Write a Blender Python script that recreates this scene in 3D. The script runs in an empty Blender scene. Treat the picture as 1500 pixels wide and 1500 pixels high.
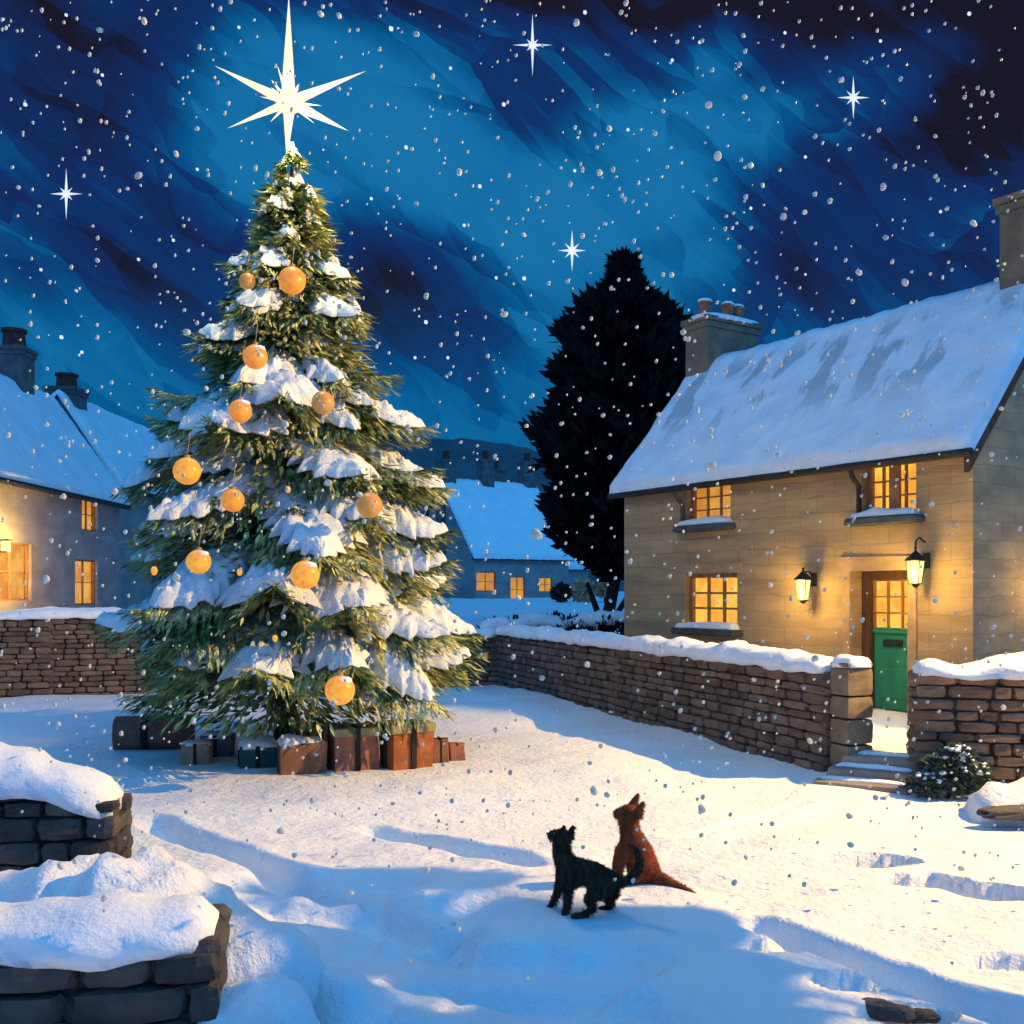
import bpy, bmesh, math, random
import numpy as np
from mathutils import Vector, Matrix, noise as mnoise
random.seed(7); RNG = np.random.default_rng(11)
sc = bpy.context.scene
COL = sc.collection
R = math.radians
F = 1500.0; HX = 750.0; HY = 865.0; EYE = 2.0       # photograph pixels (1500 wide), horizon row, eye height

def lin(r, g, b):
    f = lambda c: (c/255/12.92) if c/255 <= .04045 else ((c/255+.055)/1.055)**2.4
    return (f(r), f(g), f(b), 1)

# ------------------------------------------------------------------ camera
cam = bpy.data.objects.new('camera', bpy.data.cameras.new('camera'))
COL.objects.link(cam); sc.camera = cam
cam.location = (0, 0, EYE); cam.rotation_euler = (R(90), 0, 0)
cam.data.sensor_width = 36; cam.data.lens = 36; cam.data.shift_y = (HY-750)/1500
cam.data.clip_start = .05; cam.data.clip_end = 3000
def at(px, py, Y):
    return Vector(((px-HX)/F*Y, Y, EYE+(HY-py)/F*Y))

# ------------------------------------------------------------------ node helper
class NT:
    def __init__(s, tree): s.t = tree; s.n = tree.nodes; s.l = tree.links
    def new(s, typ, **kw):
        n = s.n.new(typ)
        for k, v in kw.items(): setattr(n, k, v)
        return n
    def put(s, sock, v):
        if isinstance(v, bpy.types.NodeSocket): s.l.new(v, sock)
        elif v is not None: sock.default_value = v
    def math(s, op, a, b=None, c=None, clamp=False):
        n = s.new('ShaderNodeMath', operation=op, use_clamp=clamp)
        s.put(n.inputs[0], a)
        if b is not None: s.put(n.inputs[1], b)
        if c is not None: s.put(n.inputs[2], c)
        return n.outputs[0]
    def mix(s, f, a, b):
        n = s.new('ShaderNodeMix', data_type='RGBA')
        s.put(n.inputs[0], f); s.put(n.inputs[6], a); s.put(n.inputs[7], b)
        return n.outputs[2]
    def smooth(s, v, lo, hi):
        n = s.new('ShaderNodeMapRange', interpolation_type='SMOOTHSTEP')
        s.put(n.inputs[0], v); n.inputs[1].default_value = lo; n.inputs[2].default_value = hi
        return n.outputs[0]
    def noise(s, vec, scale, detail=3, rough=.5, dist=0):
        n = s.new('ShaderNodeTexNoise'); s.put(n.inputs['Vector'], vec)
        n.inputs['Scale'].default_value = scale; n.inputs['Detail'].default_value = detail
        n.inputs['Roughness'].default_value = rough; n.inputs['Distortion'].default_value = dist
        return n.outputs[0]
    def mapping(s, vec, scale=(1, 1, 1), rot=(0, 0, 0), loc=(0, 0, 0)):
        n = s.new('ShaderNodeMapping'); s.put(n.inputs[0], vec)
        n.inputs[1].default_value = loc; n.inputs[2].default_value = rot; n.inputs[3].default_value = scale
        return n.outputs[0]

# ------------------------------------------------------------------ night sky
world = bpy.data.worlds.new('World'); sc.world = world; world.use_nodes = True
w = NT(world.node_tree); w.n.clear()
wo = w.new('ShaderNodeOutputWorld'); bg = w.new('ShaderNodeBackground'); w.l.new(bg.outputs[0], wo.inputs[0])
tc = w.new('ShaderNodeTexCoord'); sep = w.new('ShaderNodeSeparateXYZ'); w.l.new(tc.outputs['Generated'], sep.inputs[0])
dx, dy, dz = sep.outputs
ysafe = w.math('MAXIMUM', dy, .15)
su = w.math('DIVIDE', dx, ysafe); sv = w.math('DIVIDE', dz, ysafe)
cmb = w.new('ShaderNodeCombineXYZ'); w.put(cmb.inputs[0], su); w.put(cmb.inputs[1], sv)
P = cmb.outputs[0]
st = w.mapping(P, rot=(0, 0, R(42)))        # cloud drawn out in diagonal streaks
wob = w.new('ShaderNodeTexNoise'); w.l.new(P, wob.inputs['Vector']); wob.inputs['Scale'].default_value = 5; wob.inputs['Detail'].default_value = 4
wv = w.new('ShaderNodeVectorMath', operation='MULTIPLY_ADD'); w.l.new(wob.outputs['Color'], wv.inputs[0]); wv.inputs[1].default_value = (.16, .07, 0); w.l.new(st, wv.inputs[2])
def cells(sc_, loc):
    v = w.new('ShaderNodeTexVoronoi'); w.l.new(w.mapping(wv.outputs[0], scale=sc_, loc=loc), v.inputs['Vector']); v.inputs['Scale'].default_value = 1
    q = w.new('ShaderNodeSeparateColor'); w.l.new(v.outputs['Color'], q.inputs[0]); return q.outputs[0]
c1 = cells((5, 19, 1), (0, 0, 0)); c2_ = cells((11, 40, 1), (3, 7, 0))
n1 = w.noise(w.mapping(st, scale=(3.2, 10, 1)), 1.0, 5, .6, .3)
n2 = w.noise(w.mapping(st, scale=(18, 80, 1), loc=(3, 1, 0)), 1.0, 5, .75, .3)
def blob(cx, cy, rx, ry, rot=0, amp=1.0):
    m = w.mapping(P, loc=(-(cx-HX)/F, -(HY-cy)/F, 0))
    m = w.mapping(m, rot=(0, 0, R(rot)))
    m = w.mapping(m, scale=(F/rx, F/ry, 1))
    v = w.new('ShaderNodeVectorMath', operation='LENGTH'); w.l.new(m, v.inputs[0])
    return w.math('MULTIPLY', w.smooth(v.outputs['Value'], 1.25, .25), amp)
def addn(l):
    r_ = l[0]
    for q in l[1:]: r_ = w.math('ADD', r_, q)
    return r_
fld = addn([blob(450, 190, 250, 200, 25, .9), blob(690, 260, 240, 110, 38, .7), blob(930, 240, 230, 110, -25, .85), blob(1260, 130, 190, 80, -20, .85), blob(1000, 350, 160, 110, 0, .7), blob(830, 470, 260, 150, 0, .5),
            blob(60, 560, 320, 150, 0, .6), blob(700, 610, 500, 110, 0, .6), blob(1050, 60, 60, 60, 0, .5), blob(1420, 60, 300, 230, 10, -1.1), blob(960, -10, 300, 90, 0, -.8), blob(120, 60, 220, 170, 20, -.6), blob(560, -20, 300, 70, 0, -.5), blob(620, 470, 230, 120, 42, -.55),
            blob(200, 330, 300, 120, 42, -.35), blob(1250, 330, 330, 120, -10, -.25)])
fld = addn([fld, w.math('MULTIPLY_ADD', n1, 1.0, -.5), w.math('MULTIPLY_ADD', c1, .46, -.28), w.math('MULTIPLY_ADD', c2_, .34, -.17), w.math('MULTIPLY_ADD', n2, .45, -.225)])
rp = w.new('ShaderNodeValToRGB'); w.l.new(w.math('MULTIPLY_ADD', fld, .5, .5), rp.inputs[0]); el = rp.color_ramp.elements
el[0].position = .10; el[0].color = lin(25, 24, 40); el[1].position = .26; el[1].color = lin(20, 40, 88)
for ps_, cc in ((.46, lin(15, 52, 108)), (.62, lin(8, 84, 140)), (.82, lin(20, 110, 165)), (1.0, lin(24, 114, 168))):
    e_ = el.new(ps_); e_.color = cc
low = w.smooth(sv, .34, .10)
c = w.mix(w.math('MULTIPLY', low, .5), rp.outputs[0], lin(0, 88, 142))
# overhead and behind the viewer the sky is raised to bright blue as fill
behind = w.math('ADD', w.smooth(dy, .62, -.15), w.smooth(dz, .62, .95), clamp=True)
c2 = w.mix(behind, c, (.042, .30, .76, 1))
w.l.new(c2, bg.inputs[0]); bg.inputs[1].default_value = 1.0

# ------------------------------------------------------------------ moonlight (soft, cool)
moon = bpy.data.objects.new('moonlight', bpy.data.lights.new('moonlight', 'SUN')); COL.objects.link(moon)
moon.data.energy = .42; moon.data.angle = R(12); moon.data.color = (.12, .55, 1)
moon.rotation_euler = Vector((-.55, .62, -.65)).to_track_quat('-Z', 'Y').to_euler()

# assumed street lamp light, added as the warm light across the square (the lamp post itself is built further down)
LAMP = Vector((9.8, 8.8, 7.0))
ll = bpy.data.lights.new('assumed_lamp_light', 'SPOT'); lamp_light = bpy.data.objects.new('assumed_lamp_light', ll)
ll.energy = 11000; ll.color = (1, .60, .15); ll.spot_size = R(98); ll.spot_blend = .12; ll.shadow_soft_size = .022
lamp_light.rotation_euler = Vector((-.88, -.25, -.38)).to_track_quat('-Z', 'Y').to_euler()

vs = sc.view_settings; vs.view_transform = 'Standard'; vs.look = 'None'; vs.exposure = 0; vs.gamma = 1; vs.use_curve_mapping = False
sc.cycles.use_denoising = True
sc.cycles.max_bounces = 6; sc.cycles.diffuse_bounces = 3; sc.cycles.glossy_bounces = 2; sc.cycles.transmission_bounces = 2
sc.cycles.sample_clamp_indirect = 4; sc.cycles.caustics_reflective = False; sc.cycles.caustics_refractive = False

# ------------------------------------------------------------------ materials
def mat(name, col, col2=None, scale=3, stretch=(1, 1, 1), rough=.85, bump=.0, bscale=20, island=0, emit=None, estr=0, detail=4, contrast=(.35, .65), spec=.25, bdist=.02, rot=(0, 0, 0), trans=0):
    m = bpy.data.materials.new(name); m.use_nodes = True
    k = NT(m.node_tree); bs = k.n['Principled BSDF']
    bs.inputs['Roughness'].default_value = rough; bs.inputs['Specular IOR Level'].default_value = spec
    t = k.new('ShaderNodeTexCoord'); vec = k.mapping(t.outputs['Object'], scale=stretch, rot=rot)
    base = col
    if col2 is not None:
        f = k.smooth(k.noise(vec, scale, detail, .6), *contrast)
        base = k.mix(f, col, col2)
    if island:
        g_ = k.new('ShaderNodeNewGeometry')
        hv = k.new('ShaderNodeHueSaturation')
        k.put(hv.inputs['Value'], k.math('MULTIPLY_ADD', g_.outputs['Random Per Island'], island*2, 1-island))
        k.put(hv.inputs['Color'], base); base = hv.outputs[0]
    k.put(bs.inputs['Base Color'], base)
    if bump:
        b = k.new('ShaderNodeBump'); b.inputs['Strength'].default_value = bump; b.inputs['Distance'].default_value = bdist
        k.put(b.inputs['Height'], k.noise(vec, bscale, 5, .65)); k.l.new(b.outputs[0], bs.inputs['Normal'])
    if emit is not None:
        k.put(bs.inputs['Emission Color'], emit if not isinstance(emit, str) else base); bs.inputs['Emission Strength'].default_value = estr
    if trans:
        bs.inputs['Subsurface Weight'].default_value = trans; bs.inputs['Subsurface Radius'].default_value = (.05, .05, .05)
    return m
def lin3(a, s=1.0): return (a[0]*s, a[1]*s, a[2]*s, 1)
M = {}
M['snow'] = mat('snow', (.86, .87, .9, 1), (.78, .81, .88, 1), 1.3, rough=.75, bump=.7, bscale=12, bdist=.06)
M['snow_fine'] = mat('snow_cap', (.88, .89, .92, 1), (.8, .83, .9, 1), 6, rough=.75, bump=.6, bscale=30, bdist=.02)
M['bough_snow'] = mat('bough_snow', (.9, .9, .92, 1), (.7, .77, .85, 1), 7, rough=.8, bump=.8, bscale=34, bdist=.03)
def roof_snow():
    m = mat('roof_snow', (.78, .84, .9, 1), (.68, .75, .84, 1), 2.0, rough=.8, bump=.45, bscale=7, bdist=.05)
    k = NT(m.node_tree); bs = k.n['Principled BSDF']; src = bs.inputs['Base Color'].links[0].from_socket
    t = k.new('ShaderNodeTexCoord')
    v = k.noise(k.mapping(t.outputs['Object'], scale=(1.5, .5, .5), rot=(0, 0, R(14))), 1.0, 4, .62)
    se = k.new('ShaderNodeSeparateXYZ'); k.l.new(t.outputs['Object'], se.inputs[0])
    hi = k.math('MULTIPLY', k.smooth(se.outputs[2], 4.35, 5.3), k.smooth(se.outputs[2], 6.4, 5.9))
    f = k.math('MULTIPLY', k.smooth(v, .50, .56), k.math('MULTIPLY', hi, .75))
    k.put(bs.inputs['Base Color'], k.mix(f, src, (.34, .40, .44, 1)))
    return m
M['roof_snow'] = roof_snow()
M['stone_house'] = mat('rendered_stone', (.50, .345, .19, 1), (.34, .245, .15, 1), 1.3, stretch=(.55, 1, 2.6), rough=.9, bump=.5, bscale=14, bdist=.02)
def coursing(m, w_, h_, amt):
    k = NT(m.node_tree); bs = k.n['Principled BSDF']; src = bs.inputs['Base Color'].links[0].from_socket; t = k.new('ShaderNodeTexCoord')
    se = k.new('ShaderNodeSeparateXYZ'); k.l.new(t.outputs['Object'], se.inputs[0]); cb = k.new('ShaderNodeCombineXYZ')
    wob = k.math('MULTIPLY_ADD', k.noise(t.outputs['Object'], 3, 3), .12, -.06)
    k.put(cb.inputs[0], k.math('ADD', se.outputs[0], se.outputs[1])); k.put(cb.inputs[1], k.math('ADD', se.outputs[2], wob))
    b = k.new('ShaderNodeTexBrick'); k.l.new(cb.outputs[0], b.inputs['Vector']); b.inputs['Scale'].default_value = 1; b.inputs['Brick Width'].default_value = w_; b.inputs['Row Height'].default_value = h_
    b.inputs['Mortar Size'].default_value = .012; b.inputs['Mortar Smooth'].default_value = .6
    b.inputs['Color1'].default_value = (1, 1, 1, 1); b.inputs['Color2'].default_value = (.74, .74, .76, 1); b.inputs['Mortar'].default_value = (.62, .6, .58, 1)
    mu = k.new('ShaderNodeMix', data_type='RGBA', blend_type='MULTIPLY'); mu.inputs[0].default_value = amt; k.put(mu.inputs[6], src); k.put(mu.inputs[7], b.outputs[0]); k.put(bs.inputs['Base Color'], mu.outputs[2])
coursing(M['stone_house'], .62, .24, .7)
M['stone_grey'] = mat('grey_stone_render', (.34, .30, .30, 1), (.24, .215, .22, 1), 1.0, stretch=(1, 1, 2), rough=.9, bump=.4, bscale=12)
M['stone_dark'] = mat('dark_tread_stone', (.30, .25, .22, 1), (.2, .165, .15, 1), 1.2, rough=.9, bump=.4, bscale=12)  # dark stone of the step treads
M['drystone'] = mat('dry_stone', (.20, .135, .10, 1), (.125, .09, .072, 1), 3, stretch=(1, 1, 2), rough=.95, bump=.9, bscale=28, island=.25)
M['rockery'] = mat('dark_field_stone', (.085, .075, .07, 1), (.05, .046, .048, 1), 5, rough=.9, bump=1, bscale=24, island=.3)
M['mortar'] = mat('dark_mortar', (.10, .075, .06, 1), (.06, .048, .042, 1), 8, rough=1)
M['slate'] = mat('slate', (.05, .055, .06, 1), (.03, .03, .035, 1), 6, rough=.8, bump=.5)
M['black'] = mat('black_iron', (.014, .014, .016, 1), (.03, .03, .03, 1), 10, rough=.6)
M['wood'] = mat('brown_window_wood', (.42, .21, .09, 1), (.26, .13, .06, 1), 8, stretch=(1, 1, .2), rough=.7)
M['wood_dark'] = mat('dark_timber', (.12, .06, .035, 1), (.07, .035, .022, 1), 8, stretch=(1, 1, .2), rough=.8)
M['sill'] = mat('slate_sill', (.07, .085, .09, 1), (.05, .06, .065, 1), 8, rough=.8)
M['lintel'] = mat('stone_lintel', (.44, .29, .17, 1), (.33, .22, .13, 1), 4, rough=.9, bump=.3)
M['green'] = mat('green_door_paint', (.03, .26, .15, 1), (.02, .2, .13, 1), 4, stretch=(1, 1, .3), rough=.5)
def lit(name, a, b, s=1.0, scale=3):
    m = bpy.data.materials.new(name); m.use_nodes = True; k = NT(m.node_tree); bs = k.n['Principled BSDF']
    t = k.new('ShaderNodeTexCoord'); f = k.smooth(k.noise(t.outputs['Object'], scale, 3, .6), .35, .65)
    c_ = k.mix(f, a, b); k.put(bs.inputs['Base Color'], (.05, .03, .02, 1)); k.put(bs.inputs['Emission Color'], c_)
    bs.inputs['Emission Strength'].default_value = s; bs.inputs['Roughness'].default_value = .35
    return m
M['pane'] = lit('lit_window_glass', lin(255, 206, 84), lin(244, 164, 50), 1.05, 2.6)
M['pane_dim'] = lit('dim_window_glass', lin(235, 175, 80), lin(205, 130, 45), .95, 2)
M['pane_far'] = lit('far_window_glass', lin(222, 160, 30), lin(196, 128, 50), .95, 1)
M['lamp_glass'] = lit('lantern_glass', lin(255, 250, 170), lin(255, 232, 130), 1.6, 9)
M['star'] = lit('star_light', lin(255, 238, 210), lin(250, 226, 190), 1.15, 5)
M['sky_star'] = lit('sky_star_light', lin(245, 250, 255), lin(215, 232, 250), 1.0, 1)
M['terracotta'] = mat('terracotta', (.42, .17, .08, 1), (.28, .1, .05, 1), 6, rough=.9, bump=.4)
M['stack'] = mat('chimney_stone', (.21, .165, .115, 1), (.14, .11, .08, 1), 3, rough=.95, bump=.5, bscale=14)
M['stack_dark'] = mat('dark_chimney_stone', (.17, .15, .15, 1), (.1, .09, .1, 1), 3, rough=.95, bump=.5, bscale=14)
M['needle'] = mat('spruce_needles', (.62, .60, .25, 1), (.09, .15, .05, 1), 2.2, rough=.8, island=.45, contrast=(.4, .6))
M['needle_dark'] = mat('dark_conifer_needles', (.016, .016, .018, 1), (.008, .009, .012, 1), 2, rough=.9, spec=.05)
M['bark'] = mat('bark', (.09, .06, .04, 1), (.05, .035, .025, 1), 9, stretch=(1, 1, .2), rough=.95, bump=.8)
M['bark_dark'] = mat('dark_bark', (.02, .018, .018, 1), (.012, .011, .012, 1), 9, rough=.95)

# ------------------------------------------------------------------ mesh builder
class MB:
    def __init__(s): s.v = []; s.f = []
    def add(s, vs_, fs_):
        o = len(s.v); s.v += [tuple(p) for p in vs_]; s.f += [tuple(i+o for i in q) for q in fs_]
    def box(s, c_, d, rz=0, jit=0, mtx=None):
        hx, hy, hz = d[0]/2, d[1]/2, d[2]/2
        pts = []
        for z in (-hz, hz):
            for x, y in ((-hx, -hy), (hx, -hy), (hx, hy), (-hx, hy)):
                j = [random.uniform(-jit, jit) for _ in range(3)] if jit else (0, 0, 0)
                p = Vector((x+j[0], y+j[1], z+j[2]))
                if mtx: p = mtx @ p
                pts.append((c_[0]+p.x*math.cos(rz)-p.y*math.sin(rz), c_[1]+p.x*math.sin(rz)+p.y*math.cos(rz), c_[2]+p.z))
        s.add(pts, [(0, 3, 2, 1), (4, 5, 6, 7), (0, 1, 5, 4), (1, 2, 6, 5), (2, 3, 7, 6), (3, 0, 4, 7)])
    def rock(s, c_, d, rz=0, jit=.12, n=3, power=3.2):
        # rounded irregular block
        idx = {}; vs_ = []; fs_ = []
        def vid(i, j, k_):
            if (i, j, k_) not in idx:
                q = Vector((i/n*2-1, j/n*2-1, k_/n*2-1))
                l = (abs(q.x)**power+abs(q.y)**power+abs(q.z)**power)**(1/power)
                q = q/l
                q = Vector((q.x*(1+random.uniform(-jit, jit)), q.y*(1+random.uniform(-jit, jit)), q.z*(1+random.uniform(-jit, jit))))
                x, y, z = q.x*d[0]/2, q.y*d[1]/2, q.z*d[2]/2
                idx[(i, j, k_)] = len(vs_)
                vs_.append((c_[0]+x*math.cos(rz)-y*math.sin(rz), c_[1]+x*math.sin(rz)+y*math.cos(rz), c_[2]+z))
            return idx[(i, j, k_)]
        for a in range(n):
            for b in range(n):
                fs_ += [(vid(a, b, 0), vid(a, b+1, 0), vid(a+1, b+1, 0), vid(a+1, b, 0)), (vid(a, b, n), vid(a+1, b, n), vid(a+1, b+1, n), vid(a, b+1, n)),
                        (vid(a, 0, b), vid(a+1, 0, b), vid(a+1, 0, b+1), vid(a, 0, b+1)), (vid(a, n, b), vid(a, n, b+1), vid(a+1, n, b+1), vid(a+1, n, b)),
                        (vid(0, a, b), vid(0, a, b+1), vid(0, a+1, b+1), vid(0, a+1, b)), (vid(n, a, b), vid(n, a+1, b), vid(n, a+1, b+1), vid(n, a, b+1))]
        s.add(vs_, fs_)
    def tube(s, pts, rad, n=8, caps=True):
        pts = [Vector(p) for p in pts]; rings = []; o = len(s.v)
        rad = [rad]*len(pts) if not hasattr(rad, '__len__') else rad
        for i, p in enumerate(pts):
            d = (pts[min(i+1, len(pts)-1)]-pts[max(i-1, 0)]).normalized()
            a = d.orthogonal().normalized() if i == 0 else (a - d*a.dot(d)).normalized()
            b = d.cross(a)
            for k_ in range(n):
                t = 2*math.pi*k_/n; s.v.append(tuple(p+(a*math.cos(t)+b*math.sin(t))*rad[i]))
        for i in range(len(pts)-1):
            for k_ in range(n):
                k2 = (k_+1) % n
                s.f.append((o+i*n+k_, o+i*n+k2, o+(i+1)*n+k2, o+(i+1)*n+k_))
        if caps:
            s.f.append(tuple(o+k_ for k_ in range(n))[::-1]); s.f.append(tuple(o+(len(pts)-1)*n+k_ for k_ in range(n)))
    def ball(s, c_, r, n=10, sq=(1, 1, 1), jit=0):
        o = len(s.v); m_ = n//2+1
        vs_ = []; fs_ = []
        for i in range(m_+1):
            th = math.pi*i/m_
            for k_ in range(n):
                ph = 2*math.pi*k_/n; j = 1+random.uniform(-jit, jit)
                vs_.append((c_[0]+r*sq[0]*j*math.sin(th)*math.cos(ph), c_[1]+r*sq[1]*j*math.sin(th)*math.sin(ph), c_[2]+r*sq[2]*j*math.cos(th)))
        for i in range(m_):
            for k_ in range(n):
                k2 = (k_+1) % n
                fs_.append((i*n+k_, (i+1)*n+k_, (i+1)*n+k2, i*n+k2))
        s.add(vs_, fs_)
    def build(s, name, m, parent=None, smooth=False, loc=None):
        me = bpy.data.meshes.new(name); me.from_pydata(s.v, [], s.f); me.materials.append(m); me.update()
        if smooth: me.polygons.foreach_set('use_smooth', [True]*len(me.polygons))
        o = bpy.data.objects.new(name, me); COL.objects.link(o)
        if parent is not None: o.parent = parent
        if loc is not None: o.location = loc
        return o
def np_mesh(name, V, Fq, m, parent=None, smooth=False):
    V = np.asarray(V, dtype=np.float32); Fq = np.asarray(Fq, dtype=np.int32)
    me = bpy.data.meshes.new(name); k_ = Fq.shape[1]
    me.vertices.add(len(V)); me.vertices.foreach_set('co', V.ravel())
    me.loops.add(Fq.size); me.loops.foreach_set('vertex_index', Fq.ravel())
    me.polygons.add(len(Fq)); me.polygons.foreach_set('loop_start', np.arange(0, Fq.size, k_, dtype=np.int32))
    if smooth: me.polygons.foreach_set('use_smooth', np.ones(len(Fq), dtype=bool))
    me.update(calc_edges=True); me.validate(); me.materials.append(m)
    o = bpy.data.objects.new(name, me); COL.objects.link(o)
    if parent is not None: o.parent = parent
    return o
def tag(o, label=None, cat=None, group=None, kind=None):
    if label: o['label'] = label
    if cat: o['category'] = cat
    if group: o['group'] = group
    if kind: o['kind'] = kind
    return o
def empty(name, loc=(0, 0, 0), rz=0):
    o = bpy.data.objects.new(name, None); COL.objects.link(o); o.location = loc; o.rotation_euler = (0, 0, rz); o.empty_display_size = .2
    return o
def fn(x, y=0., z=0.): return mnoise.noise(Vector((x, y, z)))

def loaf(mb, path, wd, hg, step=.12, seed=0., droop=.07, lump=.35, taper=(.3, .3), side=12):
    """lumpy bank of snow along a 3D path; the path runs on the surface that carries it"""
    pts = [Vector(p) for p in path]
    for _ in range(3 if len(pts) > 2 else 0):
        q_ = [pts[0]]
        for a, b in zip(pts, pts[1:]): q_ += [a.lerp(b, .25), a.lerp(b, .75)]
        pts = q_+[pts[-1]]
    L = [0]
    for a, b in zip(pts, pts[1:]): L.append(L[-1]+(b-a).length)
    n = max(4, int(L[-1]/step)); rings = []
    for i in range(n+1):
        d = L[-1]*i/n; k_ = max(j for j in range(len(L)) if L[j] <= d+1e-9); k_ = min(k_, len(pts)-2)
        t = (d-L[k_])/(L[k_+1]-L[k_]); p = pts[k_].lerp(pts[k_+1], t); dr = (pts[k_+1]-pts[k_]); dr.z = 0; dr.normalize()
        nx = Vector((dr.y, -dr.x, 0))
        e = min(1, (d/taper[0]) if taper[0] else 1, ((L[-1]-d)/taper[1]) if taper[1] else 1); e = math.sqrt(max(0, 1-(1-e)**2))
        h = hg*(1+lump*1.6*fn(d*1.3+seed, seed)+lump*fn(d*4+seed, 3.3))*(.25+.75*e)
        wv = wd/2*(1+.18*fn(d*2+seed, 7.))*(.6+.4*e)
        ring = []
        for j in range(side+1):
            a = math.pi*j/side; x = -math.cos(a); z = math.sin(a)**.75
            nn = 1+.16*fn(d*5+seed, x*2, z*3)+.08*fn(d*14+seed, x*6, z*6)
            dz_ = -droop*(1-z)*(1+.9*fn(d*3.1+seed, 5+x*2))
            ring.append(p+nx*(x*wv*nn)+Vector((0, 0, z*h*nn+dz_)))
        rings.append(ring)
    o = len(mb.v); s1 = side+1
    for r_ in rings: mb.v += [tuple(q) for q in r_]
    for i in range(n):
        for j in range(side):
            mb.f.append((o+i*s1+j, o+i*s1+j+1, o+(i+1)*s1+j+1, o+(i+1)*s1+j))
        mb.f.append((o+i*s1+side, o+i*s1, o+(i+1)*s1, o+(i+1)*s1+side))
    mb.f.append(tuple(o+j for j in range(s1))[::-1]); mb.f.append(tuple(o+n*s1+j for j in range(s1)))

# ------------------------------------------------------------------ snowy ground, one sheet
G0 = np.array([3.46, 10.7]); G1 = np.array([-.14, 20.6]); PR = np.array([4.0, 10.3])
def ss(x, a, b):
    t = np.clip((x-a)/(b-a), 0, 1); return t*t*(3-2*t)
def vnoise(x, y, seed=0):
    xi = np.floor(x).astype(np.int64); yi = np.floor(y).astype(np.int64); xf = x-xi; yf = y-yi
    def h(a, b):
        n = (a*374761393+b*668265263+seed*982451653) & 0x7fffffff
        n = ((n ^ (n >> 13))*1274126177) & 0x7fffffff
        return ((n ^ (n >> 16)) & 0xffff)/65535.*2-1
    u = xf*xf*(3-2*xf); v = yf*yf*(3-2*yf)
    return (h(xi, yi)*(1-u)+h(xi+1, yi)*u)*(1-v)+(h(xi, yi+1)*(1-u)+h(xi+1, yi+1)*u)*v
def gp(px, py, z=.12):            # ground point seen at a photograph position
    Y = F*(EYE-z)/(py-HY); return np.array([(px-HX)/F*Y, Y])
def seg(X, Y, a, b):
    d = b-a; L = np.hypot(*d); t = ((X-a[0])*d[0]+(Y-a[1])*d[1])/L/L; tt = np.clip(t, 0, 1)
    s_ = ((X-a[0])*d[1]-(Y-a[1])*d[0])/L            # signed distance
    dist = np.hypot(X-a[0]-tt*d[0], Y-a[1]-tt*d[1])
    return s_, dist, t
GRO = []   # furrows: (a, b, width, depth)
def furrow(p, q, wd, dp): GRO.append((gp(*p), gp(*q), wd, dp))
furrow((215, 1188), (470, 1290), .24, .2); furrow((455, 1283), (700, 1375), .26, .14)
furrow((540, 1192), (790, 1262), .2, .18); furrow((1095, 1345), (1330, 1425), .2, .15); furrow((1310, 1415), (1600, 1525), .22, .16)
furrow((1010, 1215), (1180, 1162), .22, .10); furrow((300, 1400), (640, 1560), .4, .1)
DENTS = [(1275, 1250, .34, .19, .32), (1365, 1282, .33, .19, .34), (1450, 1292, .27, .18, .34), (1130, 1385, .22, .12, .12), (1245, 1432, .2, .1, .1), (1330, 1478, .26, .13, .14), (1480, 1400, .22, .12, .12)]
SCOOPS = [((20, 1300), (330, 1390), .5, .2), ((380, 1285), (560, 1290), .34, .18), ((430, 1330), (700, 1330), .34, .2), ((560, 1385), (830, 1420), .42, .22), ((640, 1440), (930, 1490), .4, .2), ((250, 1430), (420, 1500), .45, .2), ((40, 1150), (280, 1125), .35, .12)]
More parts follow.
